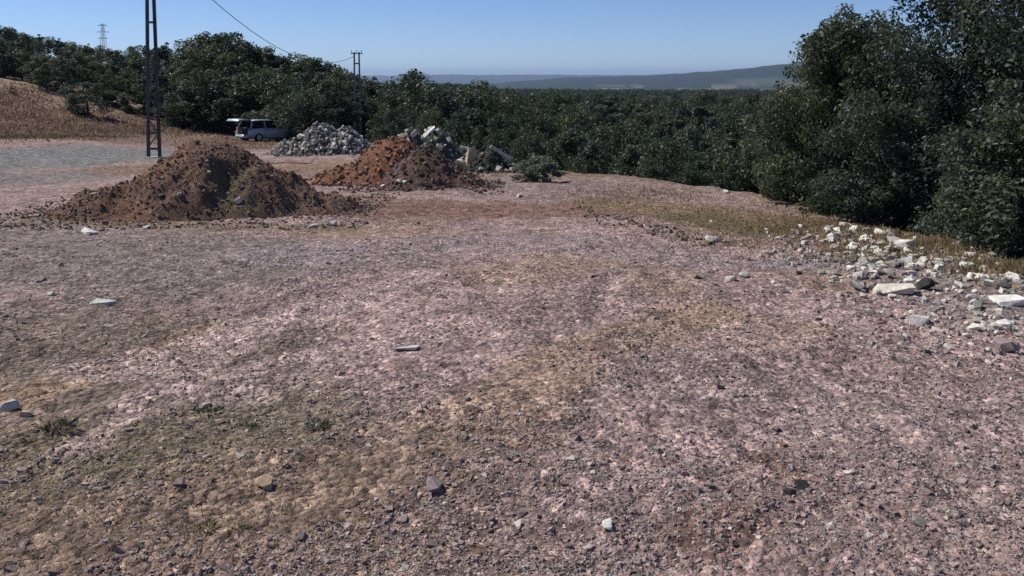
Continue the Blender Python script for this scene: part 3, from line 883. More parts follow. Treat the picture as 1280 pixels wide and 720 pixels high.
def tree_meshes(seed, H=6.0, rad=2.3, low=0.12, nl=4200, ls=0.21, ncl=46, m=None, ragged=1.0, twig=0.018):
    """tapered trunk with limbs, and a crown of leaf sprays on the limb ends"""
    r = np.random.default_rng(seed)
    bm = bmesh.new()
    pts = [Vector((0, 0, -0.3))]
    for i in range(1, 7):
        pts.append(Vector((r.normal() * 0.06 * i * H / 6, r.normal() * 0.06 * i * H / 6, H * 0.82 * i / 6)))
    r0 = H * 0.026
    for i in range(6):
        add_tube(bm, pts[i], pts[i + 1], r0 * (1 - i / 6.6), r0 * (1 - (i + 1) / 6.6), 8, False)
    C = []; Rr = []
    nb = ncl // 3
    for i in range(nb):
        t = low + (0.97 - low) * (i + r.random() * 0.8) / nb
        env = 0.88 * rad * (math.sin(math.pi * min(1, (t - low + 0.16) / (1.10 - low))) ** 0.65) * (0.72 + 0.5 * r.random() * ragged)
        ang = i * 2.4 + r.normal() * 0.5
        zb = max(0.05, t - 0.18) * H * 0.82 / 0.97
        k = min(5, int(zb / (H * 0.82) * 6)); fr = zb / (H * 0.82) * 6 - k
        p0 = pts[k].lerp(pts[k + 1], min(1, fr))
        end = Vector((math.cos(ang) * env, math.sin(ang) * env, t * H + r.normal() * 0.15))
        mid = p0.lerp(end, 0.5) + Vector((0, 0, 0.12 * env + r.normal() * 0.1))
        rb = r0 * 0.42 * (1.1 - t)
        add_tube(bm, p0, mid, rb, rb * 0.6, 5, False); add_tube(bm, mid, end, rb * 0.6, twig * 0.5, 5, False)
        C.append(end); Rr.append(rad * (0.22 + 0.14 * r.random()))
        for q in range(2):
            s = mid.lerp(end, 0.2 + 0.6 * r.random())
            off = Vector((r.normal(), r.normal(), r.normal() * 0.7 + 0.3)).normalized() * rad * (0.25 + 0.35 * r.random())
            add_tube(bm, s, s + off, rb * 0.4, twig * 0.4, 4, False)
            C.append(s + off); Rr.append(rad * (0.16 + 0.15 * r.random()))
    C0 = list(C)
    for q in range(int(ncl * 0.7)):   # stray sprays that break the outline
        s = C0[r.integers(0, len(C0))]
        off = Vector((s.x, s.y, (s.z - H * 0.5) * 0.8)); 
        off = (off.normalized() + Vector((r.normal() * .5, r.normal() * .5, r.normal() * .4 + .25))).normalized() * rad * (0.16 + 0.20 * r.random())
        add_tube(bm, s, s + off, twig * 0.6, twig * 0.3, 4, False)
        C.append(s + off); Rr.append(rad * (0.07 + 0.09 * r.random()))
    for q in range(3):   # leading shoots
        e = pts[-1] + Vector((r.normal() * 0.2 * rad, r.normal() * 0.2 * rad, H * (0.07 + 0.06 * r.random())))
        add_tube(bm, pts[-1], e, r0 * 0.12, twig * 0.4, 4, False); C.append(e); Rr.append(rad * (0.15 + 0.1 * r.random()))
    trunk = bm_mesh('trunk', bm, M_BARK, True)
    C = np.array([tuple(c) for c in C]); Rr = np.array(Rr)
    v, f, t = leaves(C, Rr, nl, ls, seed + 1)
    crown = np_mesh('crown', v, f, m or M_LEAF, t)
    top = float(np.percentile(v[:, 2], 99.7))
    return trunk, crown, top

MID = [tree_meshes(900 + i, H=6.0, rad=[2.3, 2.0, 2.6, 2.2, 1.8][i], low=[0.05, 0.04, 0.06, 0.02, 0.05][i], ragged=1.25, nl=10500, ls=0.155) for i in range(5)]
TREE_N = 0
def put_tree(proto, X, Y, top_z, label, group=None, name='oak_tree', width=1.0, hmin=2.2, hmax=11, cat='tree'):
    global TREE_N
    TREE_N += 1
    base = gz(X, Y)
    h = min(hmax, max(hmin, top_z - base))
    s = h / proto[2]
    root = link(name, None, label=label, cat=cat, group=group, loc=(X, Y, base))
    root.rotation_euler = (0, 0, random.uniform(0, 6.28))
    w = s * width * random.uniform(0.92, 1.12)
    root.scale = (w, w, s)
    link('trunk', proto[0], root); link('crown', proto[1], root)
    return root

SKY_X = [-80, 0, 30, 60, 100, 125, 150, 165, 205, 228, 238, 250, 285, 310, 345, 375, 400, 430, 447, 470, 490, 505, 530, 545, 570, 600, 640, 700, 800, 980]
SKY_Y = [30, 33, 36, 47, 50, 57, 62, 55, 55, 72, 60, 42, 40, 54, 62, 68, 72, 85, 96, 104, 104, 93, 93, 105, 105, 104, 107, 113, 113, 112]
def left_where(px):
    return ('above the reddish field' if px < 170 else 'around the near lattice pole' if px < 285 else 'behind the parked car' if px < 370 else 'behind the grey rubble heap')
def skyline(px): return float(np.interp(px, SKY_X, SKY_Y))
LEFT_BACK = ('dark green oak in the back row of the hillside wood, crown against the sky', 'back row of the hillside wood')
LEFT_MID = ('dark oak in the middle of the hillside wood behind the parked car and lattice pole', 'middle rows of the hillside wood')
LEFT_FRONT = ('low dark oak along the front edge of the hillside wood', 'front row of the hillside wood')
for px in range(-70, 470, 15):
    Y = random.uniform(84, 98) if px < 230 else random.uniform(74, 84)
    if px > 420: Y = random.uniform(74, 80)
    X, _ = at_depth(px, Y)
    special = None
    t = skyline(px) + random.uniform(-1, 5)
    lab, grp = 'tall oak on the skyline of the hillside wood, ' + left_where(px), LEFT_BACK[1]
    if px in (245, 275): lab, grp = (['tallest tree of the hillside wood, ragged crown with sky gaps', 'tall tree just right of the tallest one in the hillside wood'][px == 275], None)
    put_tree(random.choice(MID), X, Y, height_for(t, Y), lab, grp, width=1.05)
for px in range(-60, 470, 23):
    Y = random.uniform(74, 80) if px < 230 else random.uniform(67, 72) if px < 415 else random.uniform(73, 78)
    X, _ = at_depth(px, Y)
    put_tree(random.choice(MID), X, Y, height_for(skyline(px) + random.uniform(14, 30), Y), 'dark oak in the depth of the hillside wood, ' + left_where(px), LEFT_MID[1], width=1.1)
for px in range(-20, 480, 25):
    if 425 < px < 470: continue
    Y = random.uniform(68, 71) if px < 230 else random.uniform(62.5, 65)
    if px > 330: Y = random.uniform(55, 60)
    X, _ = at_depth(px, Y)
    t = skyline(px) * 0.45 + 140 * 0.55 + random.uniform(-14, 6)
    if px < 60: t = 72 + px * 0.4 + random.uniform(-6, 6)
    put_tree(random.choice(MID), X, Y, height_for(t, Y), 'low dark oak in the front edge of the hillside wood, ' + left_where(px), LEFT_FRONT[1], width=1.45, hmin=2.6)
X, Y = at_depth(110, 61)
put_tree(MID[2], X, Y, height_for(103, Y), 'rounded dark bush standing out on the reddish field below the hillside wood', None, 'bush', width=1.7, cat='bush')
X, Y = at_depth(60, 66)
put_tree(MID[1], X, Y, height_for(88, Y), 'small oak at the top of the reddish field, left of the rounded bush', None, width=1.5)
# wood in the dip beyond the rim, nearest rows as trees of their own
rows = [(150, 0, 26), (118, 5, 28), (92, 12, 28), (72, 22, 30), (58, 34, 32), (48, 48, 36), (41, 62, 42)]
for ri, (Yr, off, step) in enumerate(rows):
    px = 455 + ri * 8
    while px < 1010:
        Y = Yr * random.uniform(0.93, 1.07)
        X, _ = at_depth(px, Y)
        e = float(edge_dist(np.array([X]), np.array([Y]))[0])
        if e > 2.0 and not (430 < px < 466 and Y < 75):
            s0 = max(skyline(px), 104)
            t = s0 + off + random.uniform(-4, 9)
            where = ('behind the orange mound' if px < 560 else 'behind the tan block and dry bush' if px < 700 else 'beyond the bare middle of the rim' if px < 850 else 'left of the right-hand trees')
            lab = ('far' if ri < 2 else 'middle' if ri < 4 else 'near') + ' row tree of the wood in the dip, ' + where
            grp = 'trees in the wood beyond the rim'
            put_tree(random.choice(MID), X, Y, height_for(t, Y), lab, grp, width=0.92)
        px += step * random.uniform(0.75, 1.25)
for px, t, Y, lab in [(516, 90, 62, 'rounded tree rising above the far wood just right of the distant pole'), (600, 103, 70, 'broad tree in the wood behind the rubble, reaching the horizon'),
                      (560, 106, 58, 'tree in the wood left of the broad one behind the rubble')]:
    X, _ = at_depth(px, Y)
    put_tree(MID[2 if px == 516 else 0], X, Y, height_for(t, Y), lab, None, width=1.1)
# low scrub right behind the rim
for px, Y, t in [(660, 33, 168), (705, 34, 160), (740, 31, 176), (790, 29, 182), (835, 28, 178), (880, 26, 190), (920, 25, 180), (955, 23.5, 176), (640, 38, 160), (770, 36, 158), (850, 34, 160), (610, 40, 150), (575, 42, 142), (540, 46, 138), (500, 52, 134), (690, 30, 186), (815, 25.5, 200), (865, 24, 206), (905, 22.5, 212)]:
    X, _ = at_depth(px, Y)
    put_tree(random.choice(MID), X, Y, height_for(t, Y), 'low leafy tree just below the rim ' + ('behind the rubble heaps' if px < 650 else 'right of the dry bush' if px < 800 else 'left of the right-hand trees'), 'low trees just below the rim', 'scrub_tree', width=0.95, hmin=1.6)

# the rest of the wood to the horizon: one mass
def forest_mass():
    n = 15000
    Y = np.exp(rng.uniform(math.log(135), math.log(1750), n))
    az = rng.uniform(-0.62, 0.75, n)
    X = az * Y
    ok = ~((az < -0.22) & (Y < 190))
    X, Y = X[ok], Y[ok]
    Z = ground_z(X, Y) - 0.3
    me = bpy.data.meshes.new('forest')
    me.from_pydata(np.stack([X, Y, Z], 1).tolist(), [], [])
    s = (0.75 + 0.5 * rng.random(len(X))) * (0.9 + 0.9 * sstep(150, 1200, Y))
    a = me.attributes.new('size', 'FLOAT', 'POINT'); a.data.foreach_set('value', s.astype(np.float32))
    a = me.attributes.new('turn', 'FLOAT', 'POINT'); a.data.foreach_set('value', (rng.random(len(X)) * 6.28).astype(np.float32))
    a = me.attributes.new('sort', 'INT', 'POINT'); a.data.foreach_set('value', rng.integers(0, 3, len(X)).astype(np.int32))
    ob = link('forest', me, kind='stuff', label='dark green forest stretching over the lowland to the horizon', cat='forest')
    ng = bpy.data.node_groups.new('forest_spread', 'GeometryNodeTree')
    ng.interface.new_socket('Geometry', in_out='INPUT', socket_type='NodeSocketGeometry')
    ng.interface.new_socket('Geometry', in_out='OUTPUT', socket_type='NodeSocketGeometry')
    gi = ng.nodes.new('NodeGroupInput'); go = ng.nodes.new('NodeGroupOutput')
    jn = ng.nodes.new('GeometryNodeJoinGeometry')
    def named(nm, tp):
        q = ng.nodes.new('GeometryNodeInputNamedAttribute'); q.data_type = tp; q.inputs['Name'].default_value = nm
        return q.outputs['Attribute']
    size, turn, sort = named('size', 'FLOAT'), named('turn', 'FLOAT'), named('sort', 'INT')
    cmb = ng.nodes.new('ShaderNodeCombineXYZ'); ng.links.new(turn, cmb.inputs[2])
    crowns = {}
    for o in bpy.data.objects:
        if o.name.split('.')[0] == 'crown' and o.data.name not in crowns: crowns[o.data.name] = o
    for k, o in enumerate([crowns[MID[i][1].name] for i in (0, 2, 3)]):
        oi = ng.nodes.new('GeometryNodeObjectInfo'); oi.inputs['Object'].default_value = o; oi.transform_space = 'ORIGINAL'
        oi.inputs['As Instance'].default_value = True
        ip = ng.nodes.new('GeometryNodeInstanceOnPoints')
        cp = ng.nodes.new('FunctionNodeCompare'); cp.data_type = 'INT'; cp.operation = 'EQUAL'
        ng.links.new(sort, cp.inputs[2]); cp.inputs[3].default_value = k
        ng.links.new(gi.outputs[0], ip.inputs['Points']); ng.links.new(cp.outputs[0], ip.inputs['Selection'])
        ng.links.new(oi.outputs['Geometry'], ip.inputs['Instance']); ng.links.new(cmb.outputs[0], ip.inputs['Rotation'])
        ng.links.new(size, ip.inputs['Scale'])
        ng.links.new(ip.outputs[0], jn.inputs[0])
    ng.links.new(jn.outputs[0], go.inputs[0])
    md = ob.modifiers.new('spread', 'NODES'); md.node_group = ng
forest_mass()

# big trees at the right, close by
NEAR = [tree_meshes(40, H=5.6, rad=1.75, low=0.04, nl=34000, ls=0.082, ncl=78, m=M_LEAF_NEAR, ragged=1.3),
        tree_meshes(52, H=7.4, rad=2.3, low=0.04, nl=46000, ls=0.085, ncl=96, m=M_LEAF_NEAR, ragged=1.2),
        tree_meshes(63, H=4.2, rad=1.7, low=0.02, nl=26000, ls=0.08, ncl=66, m=M_LEAF_NEAR, ragged=1.0)]
for k, px, Y, t, w, lab in [
    (0, 1050, 16.5, 16, 1.0, 'tall broadleaf tree with twin-peaked crown, left of the tallest tree at right'),
    (0, 1024, 17.5, 48, 0.72, 'leafy tree at the left end of the right-hand group, crown over the distant ridge'),
    (1, 1190, 15.5, -45, 0.95, 'tallest broadleaf tree at the right, crown cut off by the top of the picture'),
    (1, 1300, 14.0, -60, 0.9, 'large tree at the right edge of the picture, crown cut off at top'),
    (2, 998, 19.5, 140, 0.62, 'small leafy tree at the left foot of the right-hand group'),
    (2, 1110, 13.9, 112, 1.05, 'bushy tree in front of the gap between the two tall right-hand trees'),
    (2, 1225, 12.2, 150, 1.0, 'bushy young tree below the tallest tree near the right edge'),
    (2, 1045, 16.6, 150, 0.8, 'bushy young tree low below the twin-peaked tree'),
    (2, 1330, 11.2, 110, 1.0, 'bushy young tree at the far right edge below the large tree'),
    (2, 1165, 14.2, 190, 1.1, 'low bush between the bushy tree and the young tree at right'),
    (0, 1090, 18.5, 26, 1.0, 'tree standing behind the twin-peaked tree, filling the gap to the tallest'),
    (2, 1022, 24.0, 92, 0.75, 'tree standing behind the left end of the right-hand group'),
]:
    X, _ = at_depth(px, Y)
    put_tree(NEAR[k], X, Y, height_for(t, Y), lab, None, 'broadleaf_tree' if k < 2 else 'young_tree', width=w, hmin=1.5)

# dry round bush on the rim
BUSH = tree_meshes(77, H=1.2, rad=0.62, low=0.03, nl=9000, ls=0.06, ncl=48, m=M_BUSH)
X, Y = at_px(672, 227)
put_tree(BUSH, X, Y, height_for(194, Y), 'dry grey-green round bush on the rim right of the dark earth clump', None, 'bush', width=1.6, hmin=0.4, cat='bush')
BUSH2 = tree_meshes(79, H=1.2, rad=0.62, low=0.03, nl=3000, ls=0.07, ncl=30, m=M_LEAF)
for px, py, t, lab in [(15, 118, 108, 'small dark bush on the bright top of the reddish field'), (472, 172, 142, 'tall thin weedy shrub behind the orange mound')]:
    X, Y = at_px(px, py)
    if X != X or Y > 70: X, Y = at_depth(px, 48)
    put_tree(BUSH2, X, Y, height_for(t, Y), lab, None, 'bush', width=0.9, hmin=0.5, cat='bush')

# green weeds in the gravel
def weed_mesh(seed):
    r = np.random.default_rng(seed)
    V = []; T = []
    for i in range(150):
        a = r.random() * 6.28; rad = r.random() ** 0.5
        b = np.array([math.cos(a) * rad * 0.5, math.sin(a) * rad * 0.4, 0])
        d = np.array([math.cos(a) * 0.7 * rad, math.sin(a) * 0.7 * rad, 0.25 + 0.4 * r.random()]); L = 0.15 + 0.3 * r.random()
        s = np.cross(d, r.normal(size=3)); s = s / np.linalg.norm(s) * 0.032
        V += [b - s * 0.3, b + d * L * 0.5 - s, b + d * L, b + d * L * 0.5 + s]
        t = r.random(); T += [(t, t, t)] * 4
    return np_mesh('weed_leaves', np.array(V), np.arange(len(V)).reshape(-1, 4), M_WEED, np.array(T))
WEEDS = [weed_mesh(i) for i in range(3)]
for i, (px, py, w, lab) in enumerate([
    (261, 515, 30, 'green weed tuft beside the grey stone at left'), (256, 660, 32, 'green weed tuft at bottom left below the cream stone'),
    (398, 535, 30, 'flat green weed in the brown earth above the cream stone'), (305, 531, 26, 'small weed between two larger weed tufts at left'),
    (133, 575, 16, 'tiny weed on the brown earth at far left'), (70, 530, 34, 'dark weed patch near the left edge below the tan track'),
    (420, 655, 22, 'small weed at the bottom, between brown earth and mauve gravel'), (585, 640, 14, 'tiny dark weed below the mauve stone'),
    (300, 665, 26, 'low weed right of the bottom left weed tuft')]):
    X, Y = at_px(px, py)
    s = w / F * math.hypot(X, Y)
    o = link('weed', WEEDS[i % 3], label=lab, cat='weed', group=None, loc=(X, Y, gz(X, Y) - 0.005))
    o.scale = (s, s, s * 0.8); o.rotation_euler = (0, 0, i * 1.3)

# dry grass: short stubble on the brown earth, longer along the rim and verges
def grass(name, regions, label, cols):
    B = []
    for (px, py, sx, sy, n, h) in regions:
        a = rng.normal(px, sx, n); b = rng.normal(py, sy, n)
        X, Y = px_to_ground(a, b)
        ok = ~np.isnan(X) & (Y < 66)
        B.append(np.stack([X[ok], Y[ok], h * (0.4 + 0.9 * rng.random(ok.sum()))], 1))
    B = np.concatenate(B); n = len(B)
    z = ground_z(B[:, 0], B[:, 1])
    p = np.stack([B[:, 0], B[:, 1], z - 0.01], 1); h = B[:, 2:3]
    d = rng.normal(size=(n, 3)) * 0.55; d[:, 2] = 1; d /= np.linalg.norm(d, axis=1)[:, None]
    s = np.cross(d, rng.normal(size=(n, 3))); s /= np.linalg.norm(s, axis=1)[:, None]
    dist = np.hypot(B[:, 0], B[:, 1])[:, None]
    s = s * (0.0012 + 0.0006 * dist)
    v = np.stack([p - s, p + s, p + d * h * 0.6 + s * 0.7, p + d * h + rng.normal(size=(n, 3)) * h * 0.15], 1).reshape(-1, 3)
    t = np.repeat(np.array(cols)[rng.integers(0, len(cols), n)] * (0.7 + 0.6 * rng.random((n, 1))), 4, 0)
    link(name, np_mesh(name, v, np.arange(n * 4).reshape(-1, 4), M_GRASS, t), kind='stuff', label=label, cat='grass')
grass('dry_grass', [(1190, 308, 70, 8, 12000, 0.10), (1050, 285, 60, 6, 6000, 0.07), (940, 290, 60, 12, 5000, 0.045), (870, 272, 70, 10, 4500, 0.04),
                    (1265, 335, 30, 8, 4000, 0.12), (800, 245, 60, 6, 1500, 0.08), (640, 214, 40, 3, 700, 0.12)],
      'dry brown and olive grass along the rim below the trees', [(0.36, 0.25, 0.15), (0.27, 0.21, 0.12), (0.20, 0.19, 0.10), (0.42, 0.31, 0.19)])
grass('dry_stubble', [(170, 610, 150, 70, 4500, 0.03), (160, 400, 130, 45, 3500, 0.035), (420, 600, 80, 60, 1200, 0.025)],
      'thin dry stubble on the brown earth at the left', [(0.36, 0.27, 0.18), (0.27, 0.22, 0.14), (0.2, 0.2, 0.11)])
grass('field_grass', [(60, 150, 70, 9, 5000, 0.2), (20, 125, 30, 12, 2500, 0.22), (200, 163, 60, 4, 3000, 0.22), (110, 162, 80, 4, 3000, 0.2), (300, 178, 40, 4, 1500, 0.16)],
      'thin dry brown grass over the reddish hillside field', [(0.30, 0.20, 0.145), (0.22, 0.145, 0.105), (0.15, 0.12, 0.085)])
grass('verge_grass', [(60, 171, 60, 2.2, 3200, 0.10), (-40, 172, 40, 2.5, 1500, 0.10)],
      'strip of verge grass, coloured dark for its shade, between the grey gravel track and the reddish field', [(0.09, 0.085, 0.05), (0.15, 0.12, 0.07)])

# ------------------------------------------------------------------ poles and wire
def lattice_pole(X, Y, H, w0, w1, label, lean=0.0, detail=1.0, arm=0.9, rz=0.0, M_STEEL=M_STEEL):
    root = link('power_pole', None, label=label, cat='pole', loc=(X, Y, gz(X, Y)))
    root.rotation_euler = (0, lean, rz)
    def hw(z): return (w0 + (w1 - w0) * z / H) / 2
    t = 0.05 * detail
    for sx in (-1, 1):          # each upright is a channel: web and two flanges
        bm = bmesh.new()
        dpt = 0.13
        a = Vector((sx * hw(-0.3), 0, -0.3)); b = Vector((sx * hw(H), 0, H))
        add_bar(bm, a, b, 0.022 * detail, dpt)
        for sy in (-1, 1):
            off = Vector((-sx * 0.03 * detail, sy * dpt / 2, 0))
            add_bar(bm, a + off, b + off, 0.05 * detail, 0.014)
        link('upright', bm_mesh('upright', bm, M_STEEL), root)
    z = 0.35; flip = 1
    while z < H - 0.2:
        for sy in (-1, 1):
            bm = bmesh.new(); add_bar(bm, (-hw(z) + 0.02, sy * 0.075, z), (hw(z) - 0.02, sy * 0.075, z), 0.012, 0.075 * detail)
            link('batten', bm_mesh('batten', bm, M_STEEL), root)
        if z < H * 0.42:
            z2 = min(z + 0.62, H - 0.1)
            bm = bmesh.new(); add_bar(bm, (-flip * hw(z), -0.083, z), (flip * hw(z2), -0.083, z2), 0.010, 0.045)
            link('brace', bm_mesh('brace', bm, M_STEEL), root)
            z = z2; flip = -flip
        else:
            z += 1.15
    bm = bmesh.new(); add_box(bm, (0, 0, -0.12), (w0 * 1.4, w0 * 1.1, 0.3), None, 0.03)
    link('footing', bm_mesh('footing', bm, M_CONC), root)
    bm = bmesh.new(); add_box(bm, (0, 0, H - 0.12), (arm, 0.09, 0.09))
    ca = link('crossarm', bm_mesh('crossarm', bm, M_STEEL), root)
    for x in (-arm / 2 + 0.06, 0, arm / 2 - 0.06):
        bm = bmesh.new()
        add_tube(bm, (x, 0, H - 0.08), (x, 0, H + 0.06), 0.015, 0.015, 6)
        for k in range(3): add_tube(bm, (x, 0, H + 0.03 + k * 0.045), (x, 0, H + 0.065 + k * 0.045), 0.05, 0.03, 8)
        link('insulator', bm_mesh('insulator', bm, M_PORC, True), ca)
    return root
PX1, PY1 = at_depth(190.5, 31.0)
H1 = 5.6 + EYE - gz(PX1, PY1)
lattice_pole(PX1, PY1, H1, 0.45, 0.19, 'near steel lattice pole at the left, its top above the picture', lean=R(0.9))
PX2, PY2 = at_depth(447, 70.0)
top2 = height_for(65, PY2)
H2 = top2 - gz(PX2, PY2)
lattice_pole(PX2, PY2, H2, 0.55, 0.42, 'distant power pole rising over the end of the hillside wood', detail=1.6, arm=1.0, M_STEEL=vary_material('galvanised_steel', (0.17, 0.18, 0.175), (0.3, 0.31, 0.3), 3, 0.7, 0.2))
bm = bmesh.new()
A = Vector((PX1 - 0.15, PY1, gz(PX1, PY1) + H1 - 0.0)); B = Vector((PX2 - 0.3, PY2, top2 + 0.1 - 0.5))
prev = None
for i in range(41):
    t = i / 40
    p = A.lerp(B, t); p.z -= 4 * 2.2 * t * (1 - t)
    if prev is not None: add_tube(bm, prev, p, 0.018, 0.018, 5, False)
    prev = p
link('power_line', bm_mesh('power_line', bm, M_WIRE), label='dark power line sagging from the near pole to the distant pole', cat='wire')

# far pylon on the ridge at the left
PYY = 420.0
PXX, _ = at_depth(133, PYY)
pb = gz(PXX, PYY); pt = height_for(30, PYY); PH = pt - pb
py_root = link('pylon', None, label='faint lattice pylon far off above the hillside wood', cat='pylon', loc=(PXX, PYY, pb))
def pw(z): return 2.6 * (1 - z / PH) ** 1.2 + 0.45
for sx in (-1, 1):
    for sy in (-1, 1):
        bm = bmesh.new()
        for k in range(10):
            za, zb = PH * k / 10, PH * (k + 1) / 10
            add_bar(bm, (sx * pw(za), sy * pw(za), za), (sx * pw(zb), sy * pw(zb), zb), 0.13, 0.13)
        link('leg', bm_mesh('leg', bm, M_STEEL), py_root)
bm = bmesh.new()
for k in range(12):
    za, zb = PH * k / 12, PH * (k + 1) / 12
    for sy in (-1, 1):
        add_bar(bm, (-pw(za), sy * pw(za), za), (pw(zb), sy * pw(zb), zb), 0.06, 0.06)
        add_bar(bm, (pw(za), sy * pw(za), za), (-pw(zb), sy * pw(zb), zb), 0.06, 0.06)
link('bracing', bm_mesh('bracing', bm, M_STEEL), py_root, kind='stuff')
for z, wd in ((PH - 0.8, 2.4), (PH - 4.2, 3.2), (PH - 7.5, 2.6)):
    bm = bmesh.new(); add_bar(bm, (-wd, 0, z), (wd, 0, z), 0.16, 0.16); add_bar(bm, (-wd, 0, z), (0, 0, z + 0.9), 0.12, 0.12); add_bar(bm, (wd, 0, z), (0, 0, z + 0.9), 0.12, 0.12)
    link('crossarm', bm_mesh('crossarm', bm, M_STEEL), py_root)

# ------------------------------------------------------------------ parked car with its tailgate up
M_PAINT = vary_material('dusty_blue_grey_paint', (0.27, 0.35, 0.37), (0.36, 0.43, 0.44), 2.5, 0.4, 0.25, 0.5)
M_GLASS = mat('car_glass', (0.012, 0.016, 0.02), 0.08, 0, 0.6)
M_TYRE = mat('tyre_rubber', (0.018, 0.018, 0.018), 0.9)
M_RIM = mat('rim_alloy', (0.4, 0.4, 0.41), 0.4, 0.8)
M_TRIM = mat('dark_trim', (0.015, 0.016, 0.018), 0.8)
M_LAMP = mat('lamp_clear', (0.75, 0.76, 0.78), 0.15)
M_RED = mat('lamp_red', (0.35, 0.02, 0.02), 0.25)
M_PLATE = mat('white_plate', (0.78, 0.78, 0.76), 0.5)
def loft(stations, mat_, name, smooth=True, cap0=True, cap1=True):
    """stations: list of (x, [(y, z) half section from bottom centre to top centre])"""
    bm = bmesh.new(); rings = []
    for x, hs in stations:
        ring = [bm.verts.new((x, y, z)) for y, z in hs] + [bm.verts.new((x, -y, z)) for y, z in reversed(hs)]
        rings.append(ring)
    n = len(rings[0])
    for a, b in zip(rings[:-1], rings[1:]):
        for i in range(n):
            j = (i + 1) % n
            bm.faces.new((a[i], a[j], b[j], b[i]))
    if cap0: bm.faces.new(rings[0])
    if cap1: bm.faces.new(rings[-1][::-1])
    bmesh.ops.remove_doubles(bm, verts=bm.verts, dist=0.0005)
    return bm_mesh(name, bm, mat_, smooth)
def car(X, Y, heading, label):
    """x = forward, y = left; length 4.05 m"""
    root = link('parked_car', None, label=label, cat='car', loc=(X, Y, gz(X, Y) + 0.02))
    root.rotation_euler = (0, R(2.0), heading); root.scale = (1.0, 1.0, 1.0)
    def sec(w, z0, z1, zt, cw=0.55):
        return [(0.02, z0), (w * 0.86, z0), (w * 0.97, z0 + 0.12), (w, (z0 + z1) / 2), (w * 0.985, z1 - 0.08), (w * 0.93, z1), (w * cw, zt), (0.02, zt + 0.01)]
    st = [(-1.98, sec(.74, .34, .80, .80)), (-1.93, sec(.80, .26, .86, .86)), (-1.6, sec(.835, .22, .93, .93)), (-0.6, sec(.845, .20, .92, .92)), (0.55, sec(.845, .20, .91, .92)),
          (0.85, sec(.84, .20, .90, .93)), (1.3, sec(.82, .21, .85, .88)), (1.72, sec(.78, .23, .76, .79)), (1.95, sec(.70, .28, .66, .68)), (2.03, sec(.60, .34, .58, .58))]
    link('body', loft(st, M_PAINT, 'body'), root)
    # roof panel and pillars
    rf = [(-1.72, [(0.02, 1.40), (.56, 1.385), (.60, 1.405), (.55, 1.44), (.02, 1.455)]), (-0.9, [(0.02, 1.44), (.585, 1.415), (.625, 1.44), (.57, 1.475), (.02, 1.495)]),
          (-0.1, [(0.02, 1.43), (.575, 1.405), (.615, 1.43), (.56, 1.465), (.02, 1.485)]), (0.22, [(0.02, 1.385), (.55, 1.36), (.59, 1.38), (.54, 1.41), (.02, 1.43)])]
    link('roof', loft(rf, M_PAINT, 'roof'), root)
    for s in (-1, 1):
        for p, q, w in (((-1.88, .78, .88), (-1.66, .585, 1.42), .13), ((-0.75, .80, .91), (-0.75, .605, 1.43), .08), ((0.25, .80, .91), (0.05, .60, 1.42), .07), ((0.98, .76, .90), (0.18, .575, 1.385), .075)):
            bm = bmesh.new(); add_bar(bm, (p[0], s * p[1], p[2]), (q[0], s * q[1], q[2]), 0.05, w)
            link('pillar', bm_mesh('pillar', bm, M_PAINT), root)
        for xs in (((-1.80, -1.62), (-0.79, -0.79)), ((-0.71, -0.71), (0.21, 0.02)), ((0.29, 0.09), (0.90, 0.20))):
            bm = bmesh.new()
            (x0, x0t), (x1, x1t) = xs
            vs = [(x0, s * .795, .90), (x1, s * .79, .90), (x1t, s * .60, 1.40), (x0t, s * .60, 1.41)]
            f = bm.faces.new([bm.verts.new(v) for v in vs]); bmesh.ops.solidify(bm, geom=[f], thickness=0.012)
            link('side_window', bm_mesh('side_window', bm, M_GLASS), root)
        bm = bmesh.new(); add_box(bm, (0.72, s * 0.92, 0.98), (0.1, 0.18, 0.12), None, 0.03)
        link('mirror', bm_mesh('mirror', bm, M_PAINT, True), root)
        bm = bmesh.new(); add_box(bm, (1.88, s * 0.55, 0.60), (0.16, 0.28, 0.13), Matrix.Rotation(-s * 0.35, 3, 'Z'), 0.03)
        link('headlight', bm_mesh('headlight', bm, M_LAMP, True), root)
        bm = bmesh.new(); add_box(bm, (-1.90, s * 0.71, 0.80), (0.14, 0.16, 0.26), None, 0.03)
        link('tail_light', bm_mesh('tail_light', bm, M_RED, True), root)
        for x in (-1.28, 1.25):
            bm = bmesh.new(); add_tube(bm, (x, s * 0.68, 0.3), (x, s * 0.86, 0.3), 0.305, 0.295, 20)
            wl = link('wheel', bm_mesh('tyre', bm, M_TYRE), root)
            bm = bmesh.new(); add_tube(bm, (x, s * 0.80, 0.3), (x, s * 0.867, 0.3), 0.19, 0.18, 16)
            for k in range(5):
                a = k * 1.2566
                add_bar(bm, (x, s * 0.868, 0.3), (x + 0.17 * math.cos(a), s * 0.868, 0.3 + 0.17 * math.sin(a)), 0.02, 0.04)
            link('rim', bm_mesh('rim', bm, M_RIM), wl)
        bm = bmesh.new()
        for x in (-0.75, 0.25): add_box(bm, (x - 0.02, s * 0.848, 0.58), (0.012, 0.012, 0.6))
        link('door_gap', bm_mesh('door_gap', bm, M_TRIM), root, kind='stuff')
        for x in (-0.58, 0.40):
            bm = bmesh.new(); add_box(bm, (x, s * 0.853, 0.80), (0.16, 0.03, 0.035), None, 0.008)
            link('door_handle', bm_mesh('door_handle', bm, M_TRIM), root)
    bm = bmesh.new()
    f = bm.faces.new([bm.verts.new(v) for v in ((0.98, .70, .92), (0.98, -.70, .92), (0.22, -.54, 1.39), (0.22, .54, 1.39))]); bmesh.ops.solidify(bm, geom=[f], thickness=0.012)
